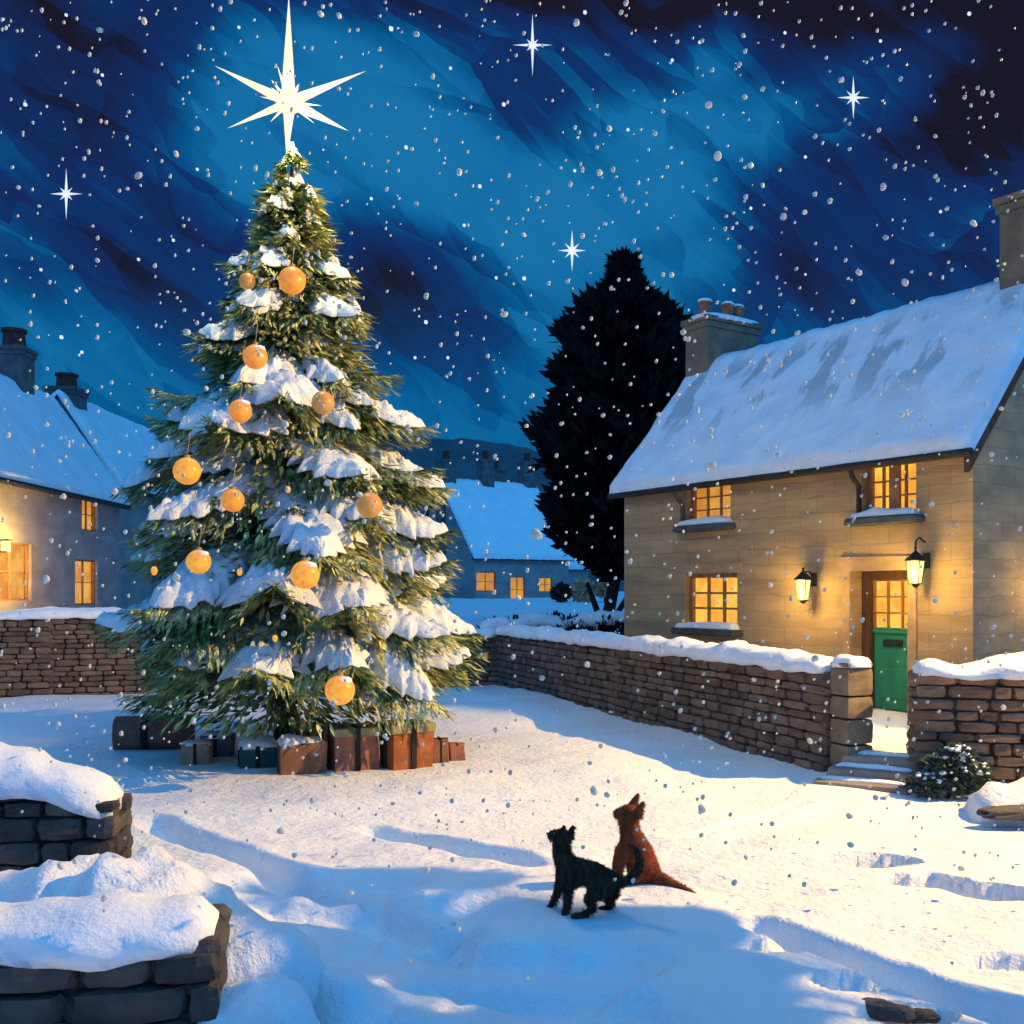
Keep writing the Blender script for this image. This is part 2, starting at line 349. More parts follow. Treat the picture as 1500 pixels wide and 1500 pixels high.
def height(X, Y):
    h = .05*vnoise(X*.35, Y*.35, 1)+.035*vnoise(X*.9+3, Y*.9, 2)+.02*vnoise(X*2.3, Y*2.3, 3)*ss(Y, 40, 15)+.008*vnoise(X*6, Y*6, 4)*ss(Y, 18, 8)
    h = h+.06+.07*ss(Y, 9, 6)
    d1 = (X-G0[0])*.94+(Y-G0[1])*.34; d2 = (Y-PR[1])+.22*(X-PR[0])
    gm = ss(d1, .05, .5)*ss(d2, .05, .5)
    h = h*(1-gm)+(.33+.02*vnoise(X*2, Y*2, 8))*gm
    drift = np.exp(-(np.clip(-d1, 0, 9)/.5)**2)*(d1 < .3)*ss(Y, 9.6, 11)*ss(Y, 22, 19)*(1-gm)
    h = h+.09*drift
    h = h+1.25*ss(Y, 22, 42)+.12*vnoise(X*.12, Y*.12, 5)*ss(Y, 24, 34)+.25*ss(Y, 42, 90)
    near = ss(Y, 16, 12)
    for a, b, wd, dp in GRO:
        s_, dist, t = seg(X, Y, a, b)
        if (b-a)[1] > 0 or True:
            s2 = s_*(1 if (b-a)[0]*(-.5)+(b-a)[1]*(.86) > 0 else -1)
        prof = ss(s2, wd*.5, wd*.5-.09)*ss(s2, -wd*.9, -wd*.1)
        end = ss(t, -.05, .12)*ss(t, 1.06, .9)
        h = h-dp*prof*end*(.7+.3*vnoise(X*3, Y*3, 9))
        rim = np.exp(-((s2-wd*.62)/.1)**2)*end
        h = h+.035*rim
    for px, py, rx, ry, dp in DENTS:
        c_ = gp(px, py); q = ((X-c_[0])/rx)**2+((Y-c_[1])/ry)**2+.35*vnoise(X*7, Y*7, 12)
        h = h-dp*ss(q, 1.1, .85)
    for (p, q, wd, dp) in SCOOPS:
        a, b = gp(*p), gp(*q); s_, dist, t = seg(X, Y, a, b)
        dd = dist+.3*wd*vnoise(X*2.4, Y*2.4, 13)+.22*wd*vnoise(X*6, Y*6, 14)
        h = h-.6*dp*ss(dd, wd, wd-.2)
    c_ = gp(880, 1325); q = np.hypot((X-c_[0])/.75, (Y-c_[1])/.6); f = ss(q, 1.2, .7); h = h*(1-f)+.15*f
    c_ = gp(425, 1110, 0); q = np.hypot((X-c_[0])/2.2, (Y-c_[1])/1.3); f = ss(q, 1.4, .8); h = h*(1-f)+.03*f
    return h
def ground_z(x, y): return float(height(np.array([float(x)]), np.array([float(y)]))[0])
rowsY = np.concatenate([np.linspace(-14, 1.2, 18, endpoint=False), np.arange(1.2, 14, .032), 14*np.geomspace(1, 24, 230)])
ncol = 620; uu = np.linspace(-1, 1, ncol)
halfw = .75*np.sqrt((rowsY+2)**2+64)
X = halfw[:, None]*uu[None, :]; Y = np.repeat(rowsY[:, None], ncol, 1); Z = height(X, Y)
V = np.stack([X, Y, Z], -1).reshape(-1, 3); nr = len(rowsY)
i0 = (np.arange(nr-1)[:, None]*ncol+np.arange(ncol-1)[None, :]).ravel()
ground = np_mesh('ground', V, np.stack([i0, i0+1, i0+ncol+1, i0+ncol], 1), M['snow'], smooth=True); tag(ground, kind='structure')

# distant dark hill behind the village
M['hill'] = mat('wooded_hill', (.11, .14, .16, 1), (.075, .1, .13, 1), .15, rough=1, bump=.8, bscale=.8, bdist=1)
hx = np.linspace(-170, 170, 260); hv = []; 
for r_ in range(14):
    t = r_/13
    for x in hx:
        px = HX+F*x/150
        top = np.interp(px, [-900, -200, 300, 590, 700, 760, 830, 1000, 1300, 2500], [760, 740, 700, 640, 648, 656, 690, 740, 760, 770])
        zt = EYE+(HY-top)/F*150+.8*fn(x*.12, 1)+.5*fn(x*.6, 2)+.35*fn(x*2, 3)
        yy = 118+32*t+(0 if t < 1 else 0)
        hv.append((x, yy+2*fn(x*.1, t*3), 1.2+(zt-1.2)*math.sin(t*math.pi/2)**.8+.5*fn(x*.4, t*9)*math.sin(t*math.pi)))
n_ = len(hx)
hf = [(a*n_+b, a*n_+b+1, (a+1)*n_+b+1, (a+1)*n_+b) for a in range(13) for b in range(n_-1)]
tag(np_mesh('hills', hv, hf, M['hill'], smooth=True), kind='structure')

# ------------------------------------------------------------------ cottages
def wall_mesh(L, D, z0, ze, zr, openings, rdepth=.2, ridge_s=None):
    """front y=0 (faces -y) spans x -L..0; openings (x0,x1,z0,z1,depth)"""
    rs = D/2 if ridge_s is None else ridge_s
    mb = MB()
    xs = sorted({-L, 0, *[o[0] for o in openings], *[o[1] for o in openings]}); zs = sorted({z0, ze, *[o[2] for o in openings], *[o[3] for o in openings]})
    for a, b in zip(xs, xs[1:]):
        for c_, d in zip(zs, zs[1:]):
            mx_, mz = (a+b)/2, (c_+d)/2
            if any(o[0] < mx_ < o[1] and o[2] < mz < o[3] for o in openings): continue
            mb.add([(a, 0, c_), (b, 0, c_), (b, 0, d), (a, 0, d)], [(0, 1, 2, 3)])
    for o in openings:
        a, b, c_, d, dp = o
        mb.add([(a, 0, c_), (a, dp, c_), (a, dp, d), (a, 0, d)], [(0, 1, 2, 3)]); mb.add([(b, 0, c_), (b, 0, d), (b, dp, d), (b, dp, c_)], [(0, 1, 2, 3)])
        mb.add([(a, 0, d), (a, dp, d), (b, dp, d), (b, 0, d)], [(0, 1, 2, 3)]); mb.add([(a, 0, c_), (b, 0, c_), (b, dp, c_), (a, dp, c_)], [(0, 1, 2, 3)])
    for x, rev in ((0, 0), (-L, 1)):
        q = [(x, 0, z0), (x, D, z0), (x, D, ze), (x, rs, zr), (x, 0, ze)]
        mb.add(q, [(0, 1, 2, 3, 4) if not rev else (4, 3, 2, 1, 0)])
    mb.add([(0, D, z0), (-L, D, z0), (-L, D, ze), (0, D, ze)], [(0, 1, 2, 3)])
    return mb
def roof_parts(root, L, D, ze, zr, over=.12, eave=.18, th=.08, snow_th=.11, seed=0., ridge_s=None, snowmat=None, sag=.0):
    rs = D/2 if ridge_s is None else ridge_s
    pf = (zr-ze)/rs; pb = (zr-ze)/(D-rs)
    prof = [(-eave, ze-eave*pf), (rs, zr), (D+eave, ze-eave*pb)]
    mb = MB(); x0, x1 = -L-over, over
    vs_ = [(x, y, z+dz_) for x in (x0, x1) for (y, z) in prof for dz_ in (.01, .01+th)]
    mb.add(vs_, [(1, 7, 9, 3), (3, 9, 11, 5), (0, 2, 8, 6), (2, 4, 10, 8), (0, 6, 7, 1), (4, 5, 11, 10), (0, 1, 3, 2), (2, 3, 5, 4), (6, 8, 9, 7), (8, 10, 11, 9)])
    roof = mb.build('roof', M['slate'], root)
    nx = max(24, int((L+2*over)/.08)); sl = [math.hypot(rs+eave, prof[1][1]-prof[0][1]), math.hypot(D+eave-rs, prof[1][1]-prof[2][1])]
    ny = [max(10, int(l/.09)) for l in sl]; T = []
    for i in range(ny[0]+1): T.append((i/ny[0], 0))
    for i in range(1, ny[1]+1): T.append((i/ny[1], 1))
    vv = []; m_ = len(T)
    for i in range(nx+1):
        x = x0-.03+(x1-x0+.06)*i/nx
        ex = min(1, min(i, nx-i)/nx*L/.22)
        for (t, s_) in T:
            if s_ == 0: y = prof[0][0]+(prof[1][0]-prof[0][0])*t; z = prof[0][1]+(prof[1][1]-prof[0][1])*t; ny_, nz_ = -pf, 1; d_e = t*sl[0]; d_r = (1-t)*sl[0]
            else: y = prof[1][0]+(prof[2][0]-prof[1][0])*t; z = prof[1][1]+(prof[2][1]-prof[1][1])*t; ny_, nz_ = pb, 1; d_e = (1-t)*sl[1]; d_r = t*sl[1]
            if d_r < .12: ny_ *= d_r/.12
            q = math.hypot(ny_, nz_); ny_ /= q; nz_ /= q
            e = min(1, d_e/.1); e = math.sqrt(max(.0, 1-(1-e)**2)); e2 = math.sqrt(max(0, 1-(1-ex)**2))
            h = th+snow_th*(1+.35*fn(x*1.1+seed, d_e*1.1)+.22*fn(x*3.5+seed, d_e*3)+.1*fn(x*10, d_e*10+seed))*(.12+.88*e)*(.2+.8*e2)
            if t in (0, 1) and d_e < 1e-6: h = th*.2; y += (-1 if s_ == 0 else 1)*(.03+.03*fn(x*4, seed)); z += -.03+.05*fn(x*5+seed, 2)+.03*fn(x*17+seed, 4)
            sg = -sag*math.sin(math.pi*i/nx)*0
            vv.append((x, y+ny_*h, z+nz_*h+.01+sg))
    ff = [(i*m_+j, (i+1)*m_+j, (i+1)*m_+j+1, i*m_+j+1) for i in range(nx) for j in range(m_-1)]
    # end skirts
    for i, flip in ((0, 0), (nx, 1)):
        base = len(vv)
        for (t, s_) in T:
            if s_ == 0: y = prof[0][0]+(prof[1][0]-prof[0][0])*t; z = prof[0][1]+(prof[1][1]-prof[0][1])*t
            else: y = prof[1][0]+(prof[2][0]-prof[1][0])*t; z = prof[1][1]+(prof[2][1]-prof[1][1])*t
            vv.append((vv[i*m_][0], y, z+.02))
        for j in range(m_-1):
            q = (i*m_+j, i*m_+j+1, base+j+1, base+j); ff.append(q if not flip else q[::-1])
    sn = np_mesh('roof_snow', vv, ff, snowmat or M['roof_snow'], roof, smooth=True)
    return roof
def chimney(root, x, y, w_, d_, z0, z1, m, pots, cap=.12, pot_m=None, snow=True, pot_h=.3, pot_r=.1):
    mb = MB(); mb.box((x, y, (z0+z1)/2), (w_, d_, z1-z0)); 
    ch = mb.build('chimney', m, root)
    bv = ch.modifiers.new('b', 'BEVEL'); bv.width = .02
    c_ = MB(); c_.box((x, y, z1+.05), (w_+cap, d_+cap, .1), jit=.01); c_.box((x, y, z1-.06), (w_+cap*.5, d_+cap*.5, .11)); c_.build('chimney_cap', m, ch)
    for k_, (ox, oy) in enumerate(pots):
        p = MB(); zz = z1+.1
        p.tube([(x+ox, y+oy, zz), (x+ox, y+oy, zz+pot_h*.12), (x+ox, y+oy, zz+pot_h*.8), (x+ox, y+oy, zz+pot_h*.84), (x+ox, y+oy, zz+pot_h)], [pot_r*1.05, pot_r, pot_r*.88, pot_r*1.08, pot_r*1.08], 12)
        po = p.build('chimney_pot', pot_m or M['terracotta'], ch)
        if snow:
            p.v, p.f = [], []; q = MB(); q.ball((x+ox, y+oy, zz+pot_h), pot_r*1.12, 10, (1, 1, .5), .1); 
            q.build('pot_snow', M['snow_fine'], ch, smooth=True)
    if snow:
        q = MB(); loaf(q, [(x-w_/2-cap/2, y, z1+.09), (x+w_/2+cap/2, y, z1+.09)], d_+cap, .1, step=.08, seed=x+y, droop=.03, taper=(.12, .12)); q.build('cap_snow', M['snow_fine'], ch, smooth=True)
    return ch
def window(root, x0, x1, z0, z1, dp, cols, rows, pane, frame=None, fw=.05, sill=True, lintel=True, bar=.022, snow=True, post=None):
    fr = MB(); yy = dp-.05; frame = frame or M['wood']
    fr.box(((x0+x1)/2, yy, z1-fw/2), (x1-x0-.004, .07, fw)); fr.box(((x0+x1)/2, yy, z0+fw/2), (x1-x0-.004, .07, fw))
    fr.box((x0+fw/2, yy, (z0+z1)/2), (fw, .066, z1-z0-2*fw)); fr.box((x1-fw/2, yy, (z0+z1)/2), (fw, .066, z1-z0-2*fw))
    iw, ih = x1-x0-2*fw, z1-z0-2*fw
    for c_ in range(1, cols): fr.box((x0+fw+iw*c_/cols, yy, (z0+z1)/2), (post if (post and c_*2 == cols) else bar, .05, ih))
    for r_ in range(1, rows): fr.box(((x0+x1)/2, yy, z0+fw+ih*r_/rows), (iw, .042, bar))
    o = fr.build('window', frame, root)
    p = MB(); nx, nz = cols, rows
    p.box(((x0+x1)/2, dp+.02, (z0+z1)/2), (x1-x0-.02, .02, z1-z0-.02)); p.build('pane', pane, o)
    if sill:
        s_ = MB(); s_.rock(((x0+x1)/2-.02, -.07, z0-.06), (x1-x0+.3, .3, .12), jit=.03, n=5, power=8); so = s_.build('sill', M['sill'], o)
        if snow:
            q = MB(); loaf(q, [(x0-.1, -.06, z0), (x1+.06, -.06, z0)], .24, .085, step=.05, seed=x0*3, droop=.02, taper=(.08, .08)); q.build('sill_snow', M['snow_fine'], o, smooth=True)
    if lintel:
        l = MB(); l.box(((x0+x1)/2, .02, z1+.09), (x1-x0+.24, .08, .16), jit=.008); l.build('lintel', M['lintel'], o)
    return o

# --- main cottage -----------------------------------------------------------
CX, CY = 5.79, 12.86; DIR = (.5407, -.8412); ROT = math.atan2(-.8412, .5407)
HL = 6.92; HD = 3.9; RS = 1.9; ZF = .33; ZE = 3.93; ZR = 6.2
def fac(px, py):
    xx = (px-HX)/F; u = (CX-CY*xx)/(.5407+.8412*xx); Y = CY+.8412*u
    return -u, EYE+(HY-py)/F*Y
def frect(px0, px1, py0, py1, dp):
    xm = (px0+px1)/2; a = fac(px0, py0)[0]; b = fac(px1, py0)[0]; zt = fac(xm, py0)[1]; zb = fac(xm, py1)[1]
    return (a, b, zb, zt, dp)
house = empty('stone_cottage', (CX, CY, 0), ROT)
tag(house, 'two storey brown stone cottage with snowy roof, lit windows and green front door', 'cottage')
W1 = frect(1006, 1070, 704, 768, .2); W2 = frect(1003, 1080, 840, 920, .2); W3 = frect(1262, 1342, 672, 756, .2)
DO = frect(1247, 1331, 836, 1037, .4); DO = (DO[0], DO[1], ZF, DO[3], .4)
wall_mesh(HL, HD, 0, ZE, ZR, [W1, W2, W3, DO], ridge_s=RS).build('wall', M['stone_house'], house)
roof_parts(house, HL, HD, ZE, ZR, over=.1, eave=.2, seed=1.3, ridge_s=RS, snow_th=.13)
window(house, *W1, 3, 3, M['pane_dim']); window(house, *W2, 3, 3, M['pane'], fw=.07, bar=.035); window(house, *W3, 4, 3, M['pane'], fw=.08, post=.16, lintel=False)
g_ = MB(); g_.tube([(-HL-.12, -.25, ZE-.22), (.14, -.25, ZE-.22)], .055, 8); g_.box((-HL/2, -.11, ZE-.13), (HL+.16, .2, .13)); g_.build('gutter', M['black'], house)
for px, pb in ((1262, 756), (1003, 766)):
    x, zb = fac(px, pb); d = MB(); d.tube([(x, -.24, ZE-.24), (x, -.2, ZE-.36), (x, -.06, ZE-.48), (x, -.05, zb-.02)], .035, 8); d.build('downpipe', M['black'] if px > 1100 else M['sill'], house)
v_ = MB()
for (ya, za, yb, zb) in ((-.22, ZE-.22*(ZR-ZE)/RS, RS, ZR), (RS, ZR, HD+.2, ZE-.2)):
    v_.add([(.02, ya, za-.2), (.02, yb, zb-.2), (.02, yb, zb+.0), (.02, ya, za+.0), (.1, ya, za-.2), (.1, yb, zb-.2), (.1, yb, zb+.0), (.1, ya, za+.0)],
           [(0, 1, 2, 3), (4, 7, 6, 5), (0, 4, 5, 1), (3, 2, 6, 7), (0, 3, 7, 4), (1, 5, 6, 2)])
v_.build('verge_board', M['wood_dark'], house)
chimney(house, -6.62, 2.15, .6, 1.35, 4.4, 7.02, M['stack'], [(-.05, -.4), (.02, .12), (.0, .42)], pot_h=.36, pot_r=.12)
chimney(house, -.34, 2.3, .62, 1.4, 4.4, 7.35, M['stack'], [(0, -.25), (0, .3)], pot_h=.42, pot_r=.13)
# door: leaf set deep in its recess, glazed above, green below
dw0, dw1 = DO[0], DO[1]; zt = DO[3]
zm = fac(1300, 922)[1]
f_ = MB(); f_.box((dw0+.07, .3, (ZF+zt)/2), (.13, .16, zt-ZF-.01)); f_.box((dw1-.05, .3, (ZF+zt)/2), (.09, .16, zt-ZF-.01)); f_.box(((dw0+dw1)/2+.02, .3, zt-.06), (dw1-dw0-.23, .15, .11))
dr = f_.build('door_frame', M['wood_dark'], house)
lx0, lx1 = dw0+.14, dw1-.1
l_ = MB(); l_.box(((lx0+lx1)/2, .34, (ZF+zm)/2+.01), (lx1-lx0, .06, zm-ZF)); 
l_.box(((lx0+lx1)/2, .305, ZF+.38), (lx1-lx0-.24, .02, .42)); l_.box(((lx0+lx1)/2, .3, zm-.04), (lx1-lx0, .05, .06))
door = l_.build('door', M['green'], house); bv = door.modifiers.new('b', 'BEVEL'); bv.width = .01
h_ = MB(); h_.box(((lx0+lx1)/2-.02, .295, zm-.2), (.3, .03, .09)); h_.box(((lx0+lx1)/2-.02, .275, zm-.2), (.24, .014, .05)); ml = h_.build('mail_slot', M['black'], door)
h_ = MB(); h_.ball((lx1-.08, .28, zm-.32), .03, 10); h_.build('handle', M['black'], door, smooth=True)
gz = MB(); nx_ = 3; nz_ = 3; iw = lx1-lx0; ih = zt-.12-zm
for c_ in range(nx_+1): gz.box((lx0+iw*c_/nx_, .325, zm+ih/2), (.035 if c_ in (0, nx_) else .02, .045, ih))
for c_ in range(1, nz_+1): gz.box(((lx0+lx1)/2, .322, zm+ih*c_/nz_-.01), (iw, .035, .022))
go = gz.build('glazing_bars', M['wood'], door); p = MB(); p.box(((lx0+lx1)/2, .36, zm+ih/2), (iw, .015, ih)); p.build('pane', M['pane'], door)
s_ = MB(); s_.box(((dw0+dw1)/2, .04, zt+.1), (dw1-dw0+.4, .16, .19), jit=.01); s_.box((dw0-.06, -.005, (ZF+zt)/2), (.115, .06, zt-ZF)); s_.box((dw1+.07, -.005, (ZF+zt)/2), (.13, .06, zt-ZF)); s_.build('door_surround', M['lintel'], house)

# wall lanterns
def lantern(px, py, hook, label, en):
    x, z = fac(px, py)
    m4 = Matrix.Translation((CX, CY, 0)) @ Matrix.Rotation(ROT, 4, 'Z')
    p = m4 @ Vector((x, -.24, z)); t = empty('wall_lantern', p, ROT); tag(t, label, 'lantern')
    n = 6
    def ring(r, z_): return [(r*math.cos(2*math.pi*k_/n+.5), r*math.sin(2*math.pi*k_/n+.5), z_) for k_ in range(n)]
    gl = MB(); a, b = (.115, .075); z0, z1 = -.17, .13
    gl.add(ring(b*.93, z0)+ring(a*.93, z1), [(k_, (k_+1) % n, n+(k_+1) % n, n+k_) for k_ in range(n)]+[tuple(range(n))[::-1], tuple(range(n, 2*n))])
    fr = MB()
    for k_ in range(n):
        p0 = ring(b, z0)[k_]; p1 = ring(a, z1)[k_]; fr.tube([p0, p1], .007, 5)
        fr.tube([p0, ring(b, z0)[(k_+1) % n]], .008, 5); fr.tube([p1, ring(a, z1)[(k_+1) % n]], .01, 5)
    fr.add(ring(a*1.22, z1)+ring(.03, z1+.11), [(k_, (k_+1) % n, n+(k_+1) % n, n+k_) for k_ in range(n)]+[tuple(range(n))[::-1], tuple(range(n, 2*n))])
    fr.tube([(0, 0, z1+.1), (0, 0, z1+.14), (0, 0, z1+.17)], [.03, .012, .02], 8)
    fr.tube([(0, 0, z0), (0, 0, z0-.05)], [b*.8, .02], 8)
    if hook:
        fr.tube([(0, 0, z1+.15), (0, .0, z1+.25), (0, .08, z1+.3), (0, .2, z1+.24)], .012, 6)
    else:
        fr.tube([(0, 0, z1+.1), (0, .12, z1+.12), (0, .22, z1+.02)], .012, 6)
    fr.box((0, .225, z1), (.09, .03, .2)); fr.build('frame', M['black'], t); gl.build('glass', M['lamp_glass'], t)
    for oy, e_ in ((-.12, en),):
        l = bpy.data.lights.new('lantern_light', 'POINT'); l.energy = e_; l.color = (1, .62, .11); l.shadow_soft_size = .12
        lo = bpy.data.objects.new('lantern_light', l); COL.objects.link(lo); lo.parent = t; lo.location = (0, oy, -.05)
    return t
lantern(1193, 862, False, 'lit iron wall lantern fixed to the stone wall left of the green door', 92)
lantern(1358, 836, True, 'lit pointed wall lantern hanging from a hook right of the green door', 92)
# assumed lantern, out of view, added for the warm patch on the gable
def assumed_gable_lantern():
    m4 = Matrix.Translation((CX, CY, 0)) @ Matrix.Rotation(ROT, 4, 'Z')
    p = m4 @ Vector((.3, 1.35, 2.1)); t = empty('wall_lantern', p, ROT); tag(t, 'assumed unseen lantern added on the cottage gable for the warm patch there', 'lantern')
    fr = MB(); fr.box((-.1, 0, .1), (.22, .04, .04)); fr.box((-.1, 0, 0), (.02, .06, .38)); fr.box((-.05, 0, -.17), (.12, .03, .03)); fr.box((0, 0, .17), (.2, .2, .04)); fr.box((0, 0, -.17), (.12, .12, .03)); fr.build('frame', M['black'], t)
    g_ = MB(); g_.box((0, 0, 0), (.15, .15, .3)); g_.build('glass', M['lamp_glass'], t)
    l = bpy.data.lights.new('lantern_light', 'POINT'); l.energy = 34; l.color = (1, .62, .11); l.shadow_soft_size = .12
    lo = bpy.data.objects.new('lantern_light', l); COL.objects.link(lo); lo.parent = t; lo.location = (.16, -.05, -.05)
assumed_gable_lantern()

# assumed street lamp, out of view on the right, added to light the square
sl = empty('assumed_street_lamp', (LAMP.x, LAMP.y, ground_z(LAMP.x, LAMP.y))); tag(sl, 'assumed unseen street lamp added past the right end of the square to light it', 'street lamp')
sb = MB(); hh = LAMP.z-sl.location.z; sb.tube([(.35, 0, 0), (.35, 0, .4), (.35, 0, .45), (.35, 0, hh), (.3, 0, hh+.3), (.1, 0, hh+.34), (0, 0, hh+.3)], [.13, .12, .07, .05, .04, .035, .035], 10); sb.build('post', M['black'], sl)
sb = MB(); sb.tube([(0, 0, hh+.28), (0, 0, hh+.16), (0, 0, hh+.06)], [.05, .12, .2], 14, caps=False); sb.build('lamp_shade', M['black'], sl)
COL.objects.link(lamp_light); lamp_light.parent = sl; lamp_light.location = (0, 0, hh)

# unseen tree added as a gobo: leaf clumps block the assumed street lamp's light
gt = empty('gobo_tree', (8.6, 6.2, .1)); tag(gt, 'unseen leafy tree added beside the assumed street lamp to shade the square', 'tree')
def shade_pt(px, py, f=.31):
    g_ = gp(px, py); return LAMP+f*(Vector((g_[0], g_[1], .1))-LAMP)-gt.location
SH = [(485, 1285, 26), (560, 1284, 30), (645, 1292, 24), (600, 1345, 32), (680, 1352, 32), (770, 1392, 26), (820, 1470, 28), (870, 1490, 34), (880, 1368, 42), (965, 1372, 40), (905, 1425, 34),
      (395, 1405, 42), (500, 1470, 34), (590, 1500, 30), (320, 1400, 32), (90, 1315, 34), (200, 1330, 30), (640, 1510, 40), (350, 1345, 22), (1010, 1440, 26), (940, 1480, 34), (1040, 1490, 26)]
SH_PTS = [(shade_pt(a, b), c_) for a, b, c_ in SH]
# --- left cottages ----------------------------------------------------------
def side_cottage(name, label, X0, Y0, Y1, D, z0, ze, zr, wins, chim, mt):
    # facade faces +X; local x runs from far (-L) to near (0)?  front normal -y -> +X  => rotate +90
    L = Y1-Y0
    t = empty(name, (X0, Y1, 0), R(90)); tag(t, label, 'cottage')
    # rotated 90: local x -> +Y, local -y -> +X ; local x in -L..0 maps to Y0..Y1
    ops = [(a-Y1, b-Y1, c_, d, .16) for (a, b, c_, d) in wins]
    wall_mesh(L, D, z0, ze, zr, ops).build('wall', mt, t)
    roof_parts(t, L, D, ze, zr, over=.15, eave=.2, seed=X0, snowmat=M['plain_roof_snow'])
    for o in ops: window(t, *o, 2, 2, M['pane_dim'], sill=False, lintel=False, fw=.04, bar=.02)
    g_ = MB(); g_.tube([(-L-.12, -.26, ze-.26), (.14, -.26, ze-.26)], .07, 8); g_.box((-L/2, -.12, ze-.18), (L+.2, .22, .2)); g_.build('gutter', M['black'], t)
    for (yy, dd, w_, d_, zc, pots, m, ph, pr) in chim: chimney(t, yy-Y1, dd, w_, d_, ze, zc, m, pots, pot_h=ph, pot_r=pr, snow=False, pot_m=M['terracotta_dark'])
    return t
M['plain_roof_snow'] = mat('deep_roof_snow', (.88, .9, .93, 1), (.8, .84, .9, 1), 1.2, rough=.8, bump=.4, bscale=5, bdist=.05)
M['terracotta_dark'] = mat('sooty_terracotta', (.16, .05, .035, 1), (.08, .03, .025, 1), 6, rough=.9)
def sfac(X0, px, py):       # point on a facade x = X0
    Y = X0*F/(px-HX); return Y, EYE+(HY-py)/F*Y
XA = -11.08
wins = []
for (a, b, t_, bt) in ((120, 143, 730, 778), (110, 143, 820, 886), (-6, 46, 795, 880)):
    ya, yb = sfac(XA, a, 800)[0], sfac(XA, b, 800)[0]; ym = (a+b)/2
    wins.append((ya, yb, sfac(XA, ym, bt)[1], sfac(XA, ym, t_)[1]))
side_cottage('grey_cottage', 'grey cottage at the left edge with a red topped chimney and glowing ground floor window', XA, 20.8, 28.9, 4.0, 0, 4.6, 7.35, wins, [(26.9, 2.0, .75, .75, 8.25, [(0, 0)], M['stack_dark'], .5, .3)], M['stone_grey'])
side_cottage('low_grey_cottage', 'grey cottage partly hidden behind the christmas tree, its chimney rising beside the roof', -12.0, 31.0, 38.5, 3.4, 0, 5.35, 7.9, [], [(31.5, 1.7, .9, .9, 8.1, [(0, 0)], M['stack_dark'], .45, .32)], M['stone_grey'])
# lamp added to warm the grey cottage wall round its window
pl = empty('added_lantern', (XA+.25, 21.9, 2.95)); tag(pl, 'small lantern added to warm the grey cottage wall over its glowing window', 'lantern')
fr = MB(); fr.box((-.1, 0, .13), (.3, .05, .03)); fr.box((-.14, 0, 0), (.02, .06, .3)); fr.box((-.08, 0, -.12), (.16, .03, .028)); fr.box((0, 0, .13), (.2, .2, .03)); fr.box((0, 0, -.12), (.12, .12, .03)); fr.build('frame', M['black'], pl)
g_ = MB(); g_.box((0, 0, 0), (.14, .14, .22)); g_.build('glass', M['lamp_glass'], pl)
l = bpy.data.lights.new('lantern_light', 'POINT'); l.energy = 400; l.color = (1, .60, .12); l.shadow_soft_size = .1
lo = bpy.data.objects.new('lantern_light', l); COL.objects.link(lo); lo.parent = pl; lo.location = (.45, 0, -.2)

# --- far cottages behind the garden wall ------------------------------------
def far_cottage(name, label, near, rz, L, D, z0, ze, zr, wins, chim, mt, snow_m):
    t = empty(name, (near[0], near[1], 0), rz); tag(t, label, 'cottage')
    ops = [(a, b, c_, d, .15) for (a, b, c_, d) in wins]
    wall_mesh(L, D, z0, ze, zr, ops).build('wall', mt, t)
    roof_parts(t, L, D, ze, zr, over=.2, eave=.3, seed=near[0], snowmat=snow_m, snow_th=.16)
    for o in ops: window(t, *o, 2, 2, M['pane_far'], sill=False, lintel=False, fw=.04, bar=.03)
    g_ = MB(); g_.box((-L/2, -.2, ze-.28), (L+.4, .22, .26)); g_.build('gutter', M['slate'], t)
    for (xx, yy, w_, d_, zc, pots) in chim: chimney(t, xx, yy, w_, d_, ze, zc, M['stack_dark'], pots, pot_h=.55, pot_r=.22, snow=False, pot_m=M['terracotta_dark'])
    return t
# facade from px 695 to 825 at depth ~60; local x from -L (left corner) to 0 (right corner)
Ya = 58.; A = Vector(((695-HX)/F*Ya, Ya)); rz = R(33); L_ = 6.6
Bc = A+Vector((math.cos(rz), math.sin(rz)))*L_
def ffx(px):
    q = (px-HX)/F; return (A.x-q*A.y)/(q*math.sin(rz)-math.cos(rz))-L_
def ffz(px, py):
    u = ffx(px)+L_; return EYE+(HY-py)/F*(A.y+u*math.sin(rz))
wn = []
for (a, b, t_, bt) in ((698, 726, 838, 866), (748, 769, 845, 882), (790, 809, 846, 867)):
    m_ = (a+b)/2; wn.append((ffx(a), ffx(b), ffz(m_, bt), ffz(m_, t_)))
far_cottage('far_cottage', 'small far cottage with blue snowy roof and three yellow lit openings behind the garden wall', (Bc.x, Bc.y), rz, L_, 7.6, 1.0, EYE+(HY-811)/F*60, 8.5, wn,
            [(-6.3, 3.8, .9, .9, 9.7, [(0, 0)]), (-3.6, 3.7, .8, .8, 9.9, [(0, 0)]), (-.4, 3.9, .9, .9, 10.0, [(0, 0)])], M['stone_grey'], M['plain_roof_snow'])
far_cottage('blue_gabled_cottage', 'dim cottage gable behind the far cottage, beside the dark conifer', (5.2, 70), R(48), 6.5, 6.5, 1.0, 3.8, 8.0, [], [(-5.9, 3.2, 1.1, 1.1, 9.9, [(0, 0)])], M['stone_grey'], M['plain_roof_snow'])

